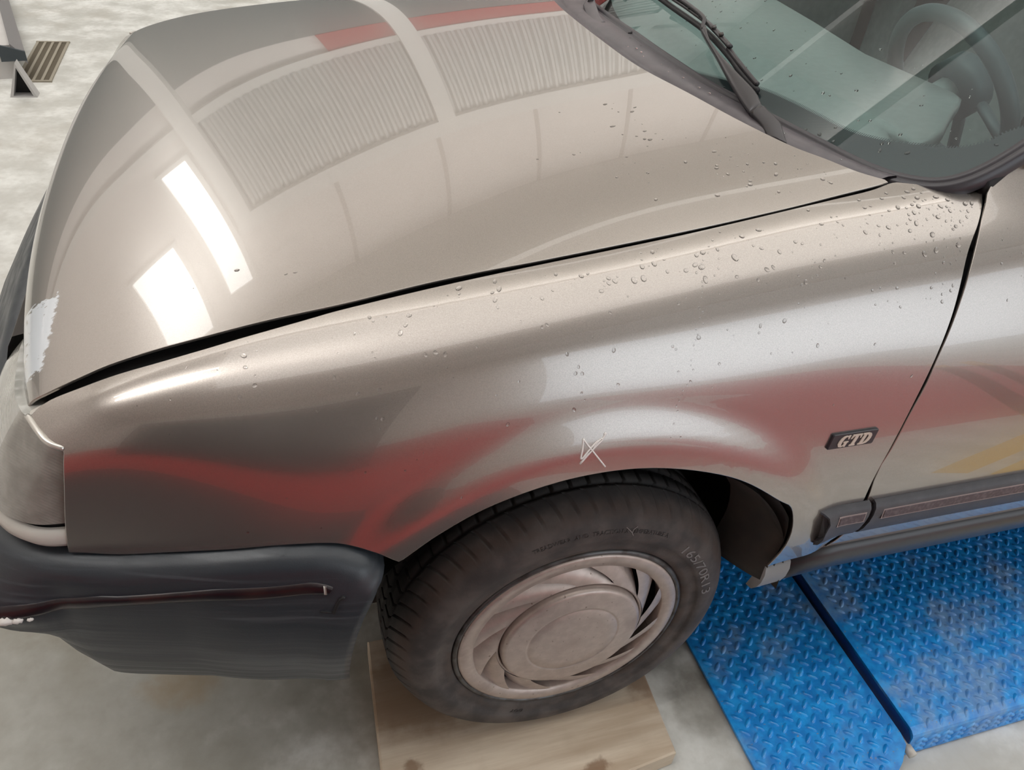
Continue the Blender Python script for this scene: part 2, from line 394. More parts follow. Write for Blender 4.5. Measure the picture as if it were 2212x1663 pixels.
# ------------------------------------------------------------------ body surfaces
class Spl:
    """natural cubic spline through (t, Y)"""
    def __init__(s,t,Y):
        s.t=t=np.asarray(t,float); s.Y=Y=np.asarray(Y,float).reshape(len(t),-1)
        n=len(t); h=np.diff(t); A=np.zeros((n,n)); R=np.zeros_like(Y)
        A[0,0]=A[-1,-1]=1
        for i in range(1,n-1):
            A[i,i-1]=h[i-1];A[i,i]=2*(h[i-1]+h[i]);A[i,i+1]=h[i]
            R[i]=6*((Y[i+1]-Y[i])/h[i]-(Y[i]-Y[i-1])/h[i-1])
        s.M=np.linalg.solve(A,R)
    def __call__(s,x):
        x=np.atleast_1d(np.asarray(x,float)); t=s.t
        i=np.clip(np.searchsorted(t,x)-1,0,len(t)-2)
        h=(t[i+1]-t[i]); a=(t[i+1]-x)/h; b=1-a; h=h[:,None]
        lo=x<t[0]; hi=x>t[-1]
        a_=a[:,None]; b_=b[:,None]
        return a_*s.Y[i]+b_*s.Y[i+1]+((a_**3-a_)*s.M[i]+(b_**3-b_)*s.M[i+1])*h*h/6
def sstep(x): x=np.clip(x,0,1); return x*x*x*(x*(6*x-15)+10)
class Side:
    """body side: section rows (y,z) at stations x"""
    def __init__(s,xs,rows,flare=0.0):
        rows=np.asarray(rows,float)          # [station][row][2]
        s.nr=rows.shape[1]; s.sp=Spl(xs,rows.reshape(len(xs),-1)); s.flare=flare
        k=np.arange(s.nr); n=s.nr
        I=np.eye(n); s.B=Spl(k,I)            # basis of the section spline
    def base(s,x,v):
        P=s.sp(x).reshape(len(x),s.nr,2); b=s.B(v)
        return np.einsum('nr,nrk->nk',b,P)
    def __call__(s,x,v):
        x=np.atleast_1d(np.asarray(x,float)); v=np.atleast_1d(np.asarray(v,float))
        q=s.base(x,v); y=q[:,0]; z=q[:,1]
        if s.flare:
            r=np.hypot(x+.016,z-.296)
            y=y-s.flare*sstep((.455-r)/.075)
        return np.stack([x,y,z],-1)
class Hood:
    def __init__(s,tab):
        tab=np.asarray(tab,float); s.sp=Spl(tab[:,0],tab[:,1:])
    def __call__(s,u,v):
        u=np.atleast_1d(np.asarray(u,float)); v=np.atleast_1d(np.asarray(v,float))
        xc,zc,xe,ye,ze=s.sp(u).T
        a=np.abs(v); w=a**2.3
        zz=zc+(ze-zc)*(.55*a**2+.45*a**4)
        return np.stack([xc+(xe-xc)*w, ye*v, zz],-1)
    # v=-1 near edge (y=-ye)
XS=[-.70,-.65,-.60,-.40,-.15,.10,.30,.48,.75]
ROWS=[
 [(-.67,.700),(-.705,.690),(-.718,.675),(-.728,.650),(-.730,.610),(-.728,.55),(-.722,.46),(-.70,.33)],
 [(-.67,.745),(-.701,.738),(-.724,.722),(-.740,.694),(-.745,.645),(-.744,.585),(-.738,.48),(-.72,.33)],
 [(-.66,.777),(-.692,.770),(-.725,.757),(-.748,.731),(-.756,.685),(-.756,.610),(-.750,.50),(-.73,.33)],
 [(-.63,.826),(-.668,.818),(-.715,.804),(-.757,.773),(-.785,.722),(-.798,.645),(-.802,.53),(-.785,.33)],
 [(-.61,.861),(-.655,.853),(-.708,.840),(-.758,.804),(-.788,.748),(-.801,.672),(-.807,.54),(-.79,.33)],
 [(-.60,.891),(-.641,.883),(-.700,.868),(-.752,.825),(-.785,.765),(-.802,.685),(-.812,.54),(-.79,.33)],
 [(-.59,.917),(-.630,.909),(-.690,.893),(-.745,.847),(-.782,.780),(-.802,.692),(-.815,.54),(-.79,.33)],
 [(-.58,.935),(-.620,.926),(-.678,.912),(-.737,.864),(-.779,.790),(-.803,.695),(-.816,.54),(-.79,.33)],
 [(-.57,.965),(-.615,.952),(-.672,.930),(-.732,.875),(-.777,.795),(-.803,.697),(-.817,.54),(-.79,.33)]]
SIDE=Side(XS,ROWS,.011)
DXS=[.36,.48,.62,.80,1.1,1.4]
DROWS=[
 [(-.55,.980),(-.610,.945),(-.672,.905),(-.737,.858),(-.779,.786),(-.803,.694),(-.816,.54),(-.79,.33)],
 [(-.55,1.00),(-.615,.960),(-.680,.914),(-.737,.864),(-.779,.790),(-.803,.695),(-.816,.54),(-.79,.33)],
 [(-.56,1.06),(-.630,.990),(-.688,.924),(-.740,.868),(-.779,.792),(-.803,.696),(-.816,.54),(-.79,.33)],
 [(-.56,1.14),(-.640,1.02),(-.692,.934),(-.742,.872),(-.779,.794),(-.803,.697),(-.817,.54),(-.79,.33)],
 [(-.54,1.28),(-.640,1.07),(-.694,.944),(-.744,.876),(-.779,.796),(-.803,.698),(-.817,.54),(-.79,.33)],
 [(-.54,1.30),(-.640,1.08),(-.696,.948),(-.746,.880),(-.779,.798),(-.803,.698),(-.817,.54),(-.79,.33)]]
DOOR=Side(DXS,DROWS)
#       u     xc    zc    xe    ye    ze
HT=[(-.12,-.690,.675,-.632,.688,.690),
    (-.06,-.709,.700,-.645,.687,.715),
    (0.0,-.706,.728,-.640,.686,.742),
    (.06,-.680,.750,-.620,.687,.758),
    (.16,-.600,.782,-.560,.684,.780),
    (.34,-.430,.832,-.420,.671,.813),
    (.52,-.240,.876,-.225,.657,.843),
    (.70,-.050,.913,-.030,.644,.869),
    (.85,.110,.938,.150,.633,.892),
    (1.0,.245,.956,.410,.620,.923)]
HOOD=Hood(HT)
# ------------------------------------------------------------------ the workshop: floor, walls, roof
def struct(o): return tag(o, kind='structure')
def boxo(name, a, b, m, parent=None, bev=0.): return MB().box(a, b, bev).build(name, m, parent)
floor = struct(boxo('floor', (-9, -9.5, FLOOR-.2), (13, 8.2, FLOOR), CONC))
boxo('painted_lane', (-9, -6.2, FLOOR), (.75, -1.85, FLOOR+.0015), RED, floor)
boxo('painted_lane', (.75, -3.1, FLOOR), (1.75, -1.85, FLOOR+.0015), RED, floor)
boxo('painted_lane', (1.75, -6.2, FLOOR), (3.3, -1.85, FLOOR+.0015), RED, floor)
for q in ([(2.02, -1.80), (2.12, -1.76), (3.5, -3.75), (3.4, -3.79)], [(2.2, -1.76), (2.28, -1.74), (3.7, -3.7), (3.62, -3.74)], [(1.22, -1.26), (1.30, -1.20), (2.12, -1.62), (2.06, -1.70)], [(1.34, -1.16), (1.40, -1.12), (2.2, -1.52), (2.16, -1.58)]):
    MB().prism(q, FLOOR, FLOOR+.0015).build('painted_stripe', YELLOW, floor)
back = struct(boxo('wall_back', (-9, 8, FLOOR), (13, 8.2, 9), WALL))
boxo('dado_panel', (-9, 7.96, FLOOR), (13, 8, 2.55), DARKW, back)
boxo('painted_band', (-.4, 7.94, 2.55), (13, 8, 3.0), REDW, back)
boxo('rail', (-9, 7.9, 3.0), (13, 8, 3.16), BEAM, back)
nr_ = 110; P = []
for i in range(nr_*4+1):
    x = -2.4+i*(15.4/(nr_*4)); P.append([(x, 7.93-(0, .045, .045, 0)[i % 4], 3.16), (x, 7.93-(0, .045, .045, 0)[i % 4], 5.2)])
V, F = grid(P); tag(link('corrugated_sheet', V, F, METAL, back, False), kind='stuff')
boxo('beam', (-2.7, 7.75, 5.2), (13, 8, 5.62), BEAM, back)
for x in (-2.68, .5, 5.2, 9.6): boxo('post', (x, 7.72, FLOOR), (x+.26, 8, 5.2), BEAM, back)
for i in range(9): boxo('panel_joint', (-1.2+i*1.6, 7.985, 5.62), (-1.13+i*1.6, 8.01, 9), SEAM, back)
w1 = struct(boxo('window_1', (-3.34, 7.95, 3.55), (-2.88, 8.0, 7.1), DAY))
w2 = struct(boxo('window_2', (-4.85, 7.95, 4.85), (-3.85, 8.0, 7.7), DAY))
for w, x0, x1, z0, z1 in ((w1, -3.34, -2.88, 3.55, 7.1), (w2, -4.85, -3.85, 4.85, 7.7)):
    mb = MB()
    mb.box((x0-.08, 7.9, z0-.08), (x0, 8, z1+.08)).box((x1, 7.9, z0-.08), (x1+.08, 8, z1+.08)).box((x0, 7.9, z1), (x1, 8, z1+.08)).box((x0, 7.9, z0-.08), (x1, 8, z0))
    mb.build('window_frame', BEAM, w)
struct(boxo('wall_left', (-9.2, -9.5, FLOOR), (-9, 8.2, 9), WALL))
struct(boxo('wall_right', (13, -9.5, FLOOR), (13.2, 8.2, 9), WALL))
front = struct(boxo('wall_front', (-9, -9.7, FLOOR), (2.5, -9.5, 9), WALL))
boxo('wall_bay', (12, -9.7, FLOOR), (13, -9.5, 9), WALL, front); boxo('lintel', (2.5, -9.7, 7.0), (12, -9.5, 9), WALL, front)
ceil = struct(boxo('ceiling', (-9.2, -9.7, 8.6), (13.2, 8.2, 8.8), CEIL))
for y in (-7, -4, -1, 2, 5): boxo('purlin', (-9, y, 8.35), (13, y+.18, 8.6), BEAM, ceil)

# floor drain by the far wall side
dr = thing('drain_grate', 'small rectangular floor drain with brown metal bars, far left on the concrete', 'drain', (-1.355, 3.16, FLOOR))
MB().box((-.075, -.32, -.0005), (.075, .32, .0008)).build('drain_pit', mat('drain_mud', (.10, .082, .055), .8), dr)
GR = mat('dusty_grate_bar', (.30, .27, .21), .6)
for i in range(5):
    x = -.072+i*.036; MB().box((x-.006, -.32, .0), (x+.006, .32, .006)).build('grate_bar', GR, dr)
for y in (-.33, .315): MB().box((-.08, y, 0), (.08, y+.015, .007)).build('grate_frame', GR, dr)

# end of a low vehicle runway, far left
rw = thing('runway_ramp', 'pale grey runway ramp ending on a hollow triangular foot, far left edge', 'ramp', (-1.36, 2.62, FLOOR))
def rp(l, w, z): return (-.230*l+.973*w, .973*l+.230*w, z)
mb = MB(); Lr = 4.5
a = [rp(.28, .0, .15), rp(Lr, .0, .15), rp(Lr, -.9, .15), rp(.28, -.9, .15)]; b = [(x, y, .0) for x, y, z in a]
mb.add(a+b, [(0, 1, 2, 3), (7, 6, 5, 4), (0, 4, 5, 1), (1, 5, 6, 2), (2, 6, 7, 3), (3, 7, 4, 0)]).build('deck', mat('dusty_white_steel', (.60, .585, .565), .55, noise=(3, (.52, .50, .48), .4, .7)), rw)
mb = MB(); a = [rp(.25, .0, .165), rp(Lr, .0, .165), rp(Lr, .055, .10), rp(.25, .055, .10)]; b = [(x, y, z-.03) for x, y, z in a]
mb.add(a+b, [(0, 1, 2, 3), (7, 6, 5, 4), (0, 4, 5, 1), (1, 5, 6, 2), (2, 6, 7, 3), (3, 7, 4, 0)]).build('side_rail', MID, rw)
mb = MB(); a = [rp(.235, -.05, .165), rp(.25, -.05, .165), rp(.25, .055, .13), rp(.235, .055, .13)]; b = [(x, y, .09) for x, y, z in a]
mb.add(a+b, [(0, 1, 2, 3), (7, 6, 5, 4), (0, 4, 5, 1), (1, 5, 6, 2), (2, 6, 7, 3), (3, 7, 4, 0)]).build('end_cap', mat('dark_blue_grey_cap', (.05, .062, .07), .5), rw)
tri = [(-.055, 0.), (.055, 0.), (.0, .15)]; tri2 = [(-.04, .006), (.04, .006), (0, .13)]
mb = MB()
for k in range(3):
    p, q, p2, q2 = tri[k], tri[(k+1) % 3], tri2[k], tri2[(k+1) % 3]
    f3 = [(p[0], 0, p[1]), (q[0], 0, q[1]), (q2[0], 0, q2[1]), (p2[0], 0, p2[1]), (p[0], .06, p[1]), (q[0], .06, q[1]), (q2[0], .06, q2[1]), (p2[0], .06, p2[1])]
    mb.add(f3, [(0, 1, 2, 3), (0, 4, 5, 1), (3, 2, 6, 7)])
mb.build('foot', GREY, rw)
MB().add([(-.04, .05, .006), (.04, .05, .006), (0, .05, .13)], [(0, 1, 2)]).build('foot_hollow', BLACK, rw)

# mat and cabinet added behind the viewer, unseen, to darken the wing's reflection
mt_ = boxo('added_floor_mat', (-2.3, -1.84, FLOOR), (.2, -1.08, FLOOR+.006), RUBBER); tag(mt_, 'added black floor mat, unseen, darkening the floor mirrored in the wing', 'mat')
tc = thing('added_cabinet', 'added black cabinet behind the viewer, unseen, darkening the reflection in the wing', 'cabinet', (-1.05, -2.95, FLOOR))
MB().box((-.8, -.25, .06), (.8, .25, 2.15), .01).build('body', mat('black_cabinet_steel', (.045, .038, .035), .5), tc)
DRW = mat('dark_drawer', (.05, .04, .037), .45)
for i in range(6): MB().box((-.77, .25, .12+i*.33), (.77, .268, .42+i*.33)).build('drawer', DRW, tc)
for sx in (-.7, .7):
    for sy in (-.2, .2): MB().tube([(sx, sy-.012, .03), (sx, sy+.012, .03)], .03, 10).build('caster', RUBBER, tc)
# ------------------------------------------------------------------ blue tread-plate lift: flap and platform
lift = thing('car_lift', 'worn blue tread-plate car lift with hinged flap, right of the front wheel', 'lift', (.63, -.8, FLOOR))
def L_(x, y, z): return (x-.63, y+.8, z-FLOOR)
# one lug: a low lens, reused through numpy
lu = []
for i in range(7):
    for j in range(5):
        a, b = i/6*2-1, j/4*2-1; w = math.sqrt(max(0, 1-a*a))
        lu.append((a*.0118, b*.0050*(w+.02), .0036*(1-a*a)**.6*(1-b*b)**.8 if abs(a) < 1 and abs(b) < 1 else -.0004))
LUG = np.array(lu); LUGF = [(i*5+j, (i+1)*5+j, (i+1)*5+j+1, i*5+j+1) for i in range(6) for j in range(4)]
def lugs(name, xs, ys, zf, keep, ang, parent):
    mb = MB()
    for kx in np.arange(xs[0], xs[1], .0295):
        for ky in np.arange(ys[0], ys[1], .0295):
            for o, an in ((0, ang), (.01475, -ang)):
                x, y = kx+o, ky+o
                if not keep(x, y): continue
                c, s_ = math.cos(an), math.sin(an); V = []
                for p in LUG:
                    X, Y = x+c*p[0]-s_*p[1], y+s_*p[0]+c*p[1]; V.append(L_(X, Y, zf(X, Y)+p[2]))
                mb.add(V, LUGF)
    return tag(mb.build(name, BLUE, parent, True), kind='stuff')
# flap: slopes from the hinge to the floor
FX0, FX1 = .342, .622
def fz(x, y): return -.036+(.004+.036)*(x-FX0)/(FX1-FX0)
n = 20; P = []
pts = [(FX0, -.28), (FX0, -1.06)]+[(FX1-.10, -1.045), (FX1-.03, -1.0), (FX1-.004, -.975), (FX1, -.955), (FX1, -.28)]
V = [L_(x, y, fz(x, y)) for x, y in pts]+[L_(x, y, fz(x, y)-.006) for x, y in pts]; k = len(pts)
F = [tuple(range(k))]+[tuple(range(2*k-1, k-1, -1))]+[(i, i+k, (i+1) % k+k, (i+1) % k) for i in range(k)]
link('flap_plate', V, F, BLUE, lift, False)
def inflap(x, y): return FX0+.012 < x < FX1-.012 and y < -.29 and y > -.97-.07*max(0, (FX1-x-.04))/.1-(.0 if x > FX1-.05 else .02) and y > -1.05
lugs('flap_tread_lugs', (FX0, FX1), (-1.06, -.3), fz, inflap, math.radians(47), lift)
MB().tube([L_(FX1+.004, -.975, -.012), L_(FX1+.004, -.30, -.012)], .007, 8).build('hinge_pin', GREY, lift, True)
MB().tube([L_(FX1+.004, -.992, -.010), L_(FX1+.004, -.974, -.010)], .0085, 12).build('hinge_pin_head', CREAM, lift, True)
# platform: folded sheet, rounded front edge
PX0, PX1, PT = .634, 2.6, .02
prof = [(-.25, PT), (-.955, PT), (-.962, PT-.0015), (-.968, PT-.006), (-.9705, PT-.012), (-.9755, FLOOR+.001)]
P = [[L_(x, y, z) for y, z in prof] for x in (PX0, PX1)]
V, F = grid(P); V = list(V); n0 = len(V); F = list(F)
for side in (0, 1):
    ring = [side*len(prof)+i for i in range(len(prof))]; V += [L_((PX0, PX1)[side], -.25, FLOOR+.001)]
    F.append(tuple(ring+[len(V)-1]) if side else tuple((ring+[len(V)-1])[::-1]))
link('platform_plate', V, F, BLUE, lift, False)
lugs('platform_tread_lugs', (PX0+.012, 1.75), (-.956, -.28), lambda x, y: PT if y > -.958 else PT-.002, lambda x, y: x > PX0+.012 and y > -.957, math.radians(47), lift)
mb = MB()
P = [[L_(PX0-.004, y, z) for y, z in ((-.26, PT-.001), (-.958, PT-.001), (-.970, PT-.013), (-.976, FLOOR+.001))], [L_(PX0-.004, y, z) for y, z in ((-.26, FLOOR), (-.95, FLOOR), (-.955, FLOOR), (-.97, FLOOR))]]
V, F = grid(P); link('platform_end_lip', V, F, BLUE_DARK, lift, False)
mb = MB()          # flattened lugs on the folded front face
for i in range(40):
    for j in range(3):
        for o, an in ((0, .6), (.0147, -.6)):
            x = PX0+.02+i*.0295+o; q = .25+.24*j+o*5
            if q > .95: continue
            y0 = -.9705-.005*q; z0 = PT-.012-(PT-.012-FLOOR)*q; c, s_ = math.cos(an), math.sin(an)
            mb.add([L_(x+c*p[0]-s_*p[1], y0-p[2]*.9, z0+s_*p[0]+c*p[1]) for p in LUG], [f[::-1] for f in LUGF])
tag(mb.build('front_tread_lugs', BLUE, lift, True), kind='stuff')

# ------------------------------------------------------------------ wooden plank under the wheel
pk = MB().prism([(-.306, -.938), (.201, -.884), (.219, -.545), (-.284, -.545)], FLOOR+.0005, 0., .003).build('wooden_plank', WOOD, None, False)
for v in pk.data.vertices: v.co.x -= 0; v.co.y += .6; v.co.z -= 0
pk.location = (0, -.6, 0)
tag(pk, 'pale sawn wooden plank with brown stains lying under the front wheel', 'plank')

# ------------------------------------------------------------------ the car
car = thing('car', 'beige metallic hatchback car with dark bumper, its left front wheel on a plank', 'car', (0, 0, 0))
class Mir:
    def __init__(s, S, dz=None): s.S = S; s.dz = dz
    def __call__(s, u, v):
        P = s.S(u, v).copy(); P[:, 1] *= -1
        if s.dz: P[:, 2] += s.dz(P[:, 0])
        return P
# bonnet outline, in the bonnet surface's parameters
H_GAP = [(-.01, -.9885), (.0032, -.9888), (.0616, -.9925), (.1183, -.989), (.1652, -.9856), (.2317, -.9895), (.292, -.9955), (.3627, -.9988), (.4425, -1.0049), (.5204, -1.0026), (.5868, -1.0048), (.6569, -1.0105), (.8203, -1.0164), (.9077, -1.0126), (.9631, -1.0039), (.9913, -.9991), (1.0062, -.9951)]
H_TIP = [(1.0062, -.9951), (1.0075, -.992), (1.0071, -.9875)]
H_REAR = [(1.0071, -.9875), (.9996, -.9465), (.995, -.8887), (.988, -.8304), (.9844, -.7556), (.9819, -.6701), (.9789, -.5145), (.9688, -.3255), (.9697, -.1076), (.9701, .12), (.9701, .3506), (.976, .55), (.984, .75), (.993, .88), (1.004, .985)]
H_FAR = [(1.004, .985), (.8203, 1.0), (.5868, 1.0), (.292, .9955), (.1183, .99), (.0, .985), (-.04, .975)]
H_NOSE = [(-.04, .975), (-.075, .96), (-.08, .5), (-.08, 0), (-.08, -.5), (-.075, -.96), (-.04, -.9835), (-.01, -.9885)]
hood = panel('bonnet', HOOD, [H_GAP, H_TIP, H_REAR, H_FAR, H_NOSE], 1.0, .66, PAINT_HOOD, car, 1, .010)
# near wing
F_GAP = [(-.6331, 1.2139), (-.6249, 1.1383), (-.6128, 1.1628), (-.5856, 1.3506), (-.5545, 1.4635), (-.5084, 1.5593), (-.4626, 1.5333), (-.4155, 1.4335), (-.3497, 1.3175), (-.3137, 1.262), (-.2266, 1.2237), (-.1539, 1.2149), (-.049, 1.212), (.1074, 1.2017), (.2414, 1.1609), (.3385, 1.0965), (.3906, 1.0246), (.4234, .8813), (.4365, .8786)]
F_TOP = [(.4365, .8786), (.4838, 1.2759), (.5427, 1.6511)]
F_DOOR = [(.5427, 1.6511), (.5435, 1.70), (.5415, 1.7642), (.5274, 2.0806), (.512, 2.3676), (.479, 2.9364), (.4527, 3.906), (.4333, 4.8013), (.4166, 5.5129), (.4113, 5.8819), (.4180, 6.1914), (.4230, 6.3983), (.4220, 6.55)]
F_LOW = [(.4220, 6.55), (.3933, 6.6741)]
F_SILL = [(.3933, 6.6741), (.329, 6.7038), (.2984, 6.7393)]
F_ARCH = [(.2984, 6.7393), (.3050, 6.6), (.3065, 6.4691), (.2980, 6.26), (.2753, 6.0), (.2468, 5.88), (.1563, 5.5181), (.0384, 5.2548), (-.065, 5.2194), (-.1634, 5.3674), (-.2264, 5.5785), (-.2713, 5.8029)]
F_CORN = [(-.2713, 5.8029), (-.2763, 5.8203)]
F_BUMP = [(-.2763, 5.8203), (-.2987, 5.6853), (-.3291, 5.572), (-.3595, 5.4859), (-.4098, 5.4351), (-.4696, 5.4481), (-.5339, 5.4273), (-.5832, 5.3544), (-.6302, 5.126)]
F_FRONT = [(-.6302, 5.126), (-.6296, 5.0541), (-.6222, 4.54), (-.6101, 3.777), (-.6021, 3.0141)]
F_LAMP = [(-.6021, 3.0141), (-.6027, 2.8991), (-.6116, 2.633), (-.6202, 2.2769), (-.6279, 1.7465), (-.6319, 1.3787), (-.6331, 1.2139)]
FSEG = [F_GAP, F_TOP, F_DOOR, F_LOW, F_SILL, F_ARCH, F_CORN, F_BUMP, F_FRONT, F_LAMP]
panel('wing', SIDE, FSEG, 1.0, .075, PAINT, car, -1, .009)
FARZ = lambda x: -.026*np.clip((-.05-x)/.45, 0, 1)
panel('wing', Mir(SIDE, FARZ), FSEG, 1.0, .075, PAINT, car, 1, .014)
# door up to the waist line, then frame and glass
D_EDGE = [(.6021, 1.2467), (.5829, 1.3899), (.5556, 1.6009), (.5414, 1.7328), (.5325, 1.9606), (.5165, 2.3139), (.4914, 2.9481), (.4694, 3.5928), (.4572, 4.0162), (.4465, 4.4344), (.4393, 4.8343), (.4275, 5.2097), (.42, 5.535), (.4134, 5.728), (.4149, 5.8992), (.4265, 6.1798), (.4305, 6.3855), (.4280, 6.5875), (.4087, 6.7021)]
D_SILL = [(.4087, 6.7021), (.6071, 6.7185), (.8215, 6.7357), (1.38, 6.75)]
D_REAR = [(1.38, 6.75), (1.39, 4.), (1.39, 1.15)]; D_TOP = [(1.39, 1.15), (1.0, 1.16), (.72, 1.18), (.6021, 1.2467)]
for S_, sg in ((DOOR, -1), (Mir(DOOR), 1)):
    d = panel('door', S_, [D_EDGE, D_SILL, D_REAR, D_TOP], 1.0, .075, PAINT, car, sg, .016)
    fl = 1 if sg < 0 else -1
    pts = [(.60, -.642*fl, .965), (.66, -.632*fl, 1.01), (.80, -.61*fl, 1.11), (1.02, -.575*fl, 1.29), (1.12, -.56*fl, 1.335), (1.35, -.555*fl, 1.345), (1.385, -.56*fl, 1.30), (1.39, -.62*fl, 1.05)]
    MB().tube(catmull(pts, 5), .022, 10, True).build('window_frame', PAINT, d, True)
    g = [(.76, -.640*fl, 1.02), (1.38, -.63*fl, 1.03), (1.37, -.565*fl, 1.31), (1.10, -.57*fl, 1.31)]
    link('window_glass', g, [(0, 1, 2, 3)], GLASS, d, False)
    P = [[(x, fl*y, z) for y, z in ((-.60, 1.0), (-.66, .98), (-.70, .90), (-.70, .45))] for x in (.66, 1.39)]
    V, F = grid(P); link('door_card', V, F, CABIN, d, False)
    P = [S_(np.linspace(1.4, 1.4, 14), np.linspace(1.1, 7, 14))]
    P.append(P[0]+[.75, 0, 0]); P.append(P[0]+[1.6, .02*fl, 0]); V, F = grid(P); link('rear_body_side', V, F, PAINT, car, True)
def roofp(a, y): return (a, y, 1.365-.045*(y/.58)**2-.05*max(0, (1.25-a)/.25)**2-.03*max(0, (a-2.2)/.5)**2)
V, F = grid([[roofp(a, y) for y in np.linspace(-.585, .585, 17)] for a in np.linspace(1.02, 2.75, 18)])
link('roof', V, F, PAINT, car, True)
V, F = grid([[roofp(a, y)[:2]+(roofp(a, y)[2]-.03,) for y in np.linspace(-.585, .585, 9)] for a in np.linspace(1.04, 2.75, 12)])
link('headlining', V, F, mat('pale_headlining', (.45, .44, .42), .9), car, True)
MB().box((2.95, -.74, .33), (3.0, .74, .98)).build('tailgate', PAINT, car)
# dark structure under the panels
EB = MB(); EB.box((-.58, -.60, .25), (.50, .60, .66)); EB.build('engine_bay', UNDER, car)
MB().box((.50, -.70, .22), (2.9, .70, .34)).build('floor_pan', UNDER, car)
uu = np.linspace(-.625, .425, 60)
for fl in (1, -1):
    gy = SIDE(uu, np.full(60, 1.2))
    P = [[(p[0], fl*(p[1]+.035), p[2]-.006), (p[0], fl*(p[1]+.024), p[2]-.020), (p[0], fl*(p[1]+.004), p[2]-.026), (p[0], fl*(p[1]-.016), p[2]-.020)] for p in gy]
    V, F = grid(P); link('bonnet_gutter', V, F, BLACK, car, True)
    # wheel arch liner with its inner wall and rear splash guard
    P = []
    for a in np.radians(np.linspace(3, 176, 60)):
        R = .357+.012*(a < 0)*0
        P.append([(-.016+(R+dr)*math.cos(a), fl*y, .296+(R+dr)*math.sin(a)) for dr, y in ((.0, -.806), (-.004, -.79), (.006, -.75), (.006, -.56), (.0, -.52))])
    V, F = grid(P); link('wheel_arch_liner', V, F, LINER, car, True)
    mb = MB().box((-.40, -.535 if fl > 0 else .505, .10), (.40, -.505 if fl > 0 else .535, .72)); mb.build('inner_wing', UNDER, car)
    P = []
    for t in np.linspace(0, 1, 14):
        z = .585-.237*t; xe = float(np.interp(z, [.34, .3875, .41, .4458, .49, .52, .553, .60], [.297, .299, .3045, .307, .298, .277, .249, .20]))
        P.append([(xe+.004-.048*s_**.8, fl*(-.8065+.085*s_), z-.006*s_) for s_ in np.linspace(0, 1, 8)])
    P += [[(x+.012, y, z) for x, y, z in r] for r in P[::-1]]
    V, F = grid(P); link('splash_guard', V, F, LINER, car, True)
    V, F = grid([[(.262+.05*math.sin(t*3)-.1*max(0, t-.6), fl*y, .34+.28*t) for y in np.linspace(-.73, -.50, 6)] for t in np.linspace(0, 1, 8)]); link('inner_liner', V, F, LINER, car, True)
MB().tube([(0, -.70, .265), (0, .70, .265)], .035, 12).build('axle', UNDER, car)

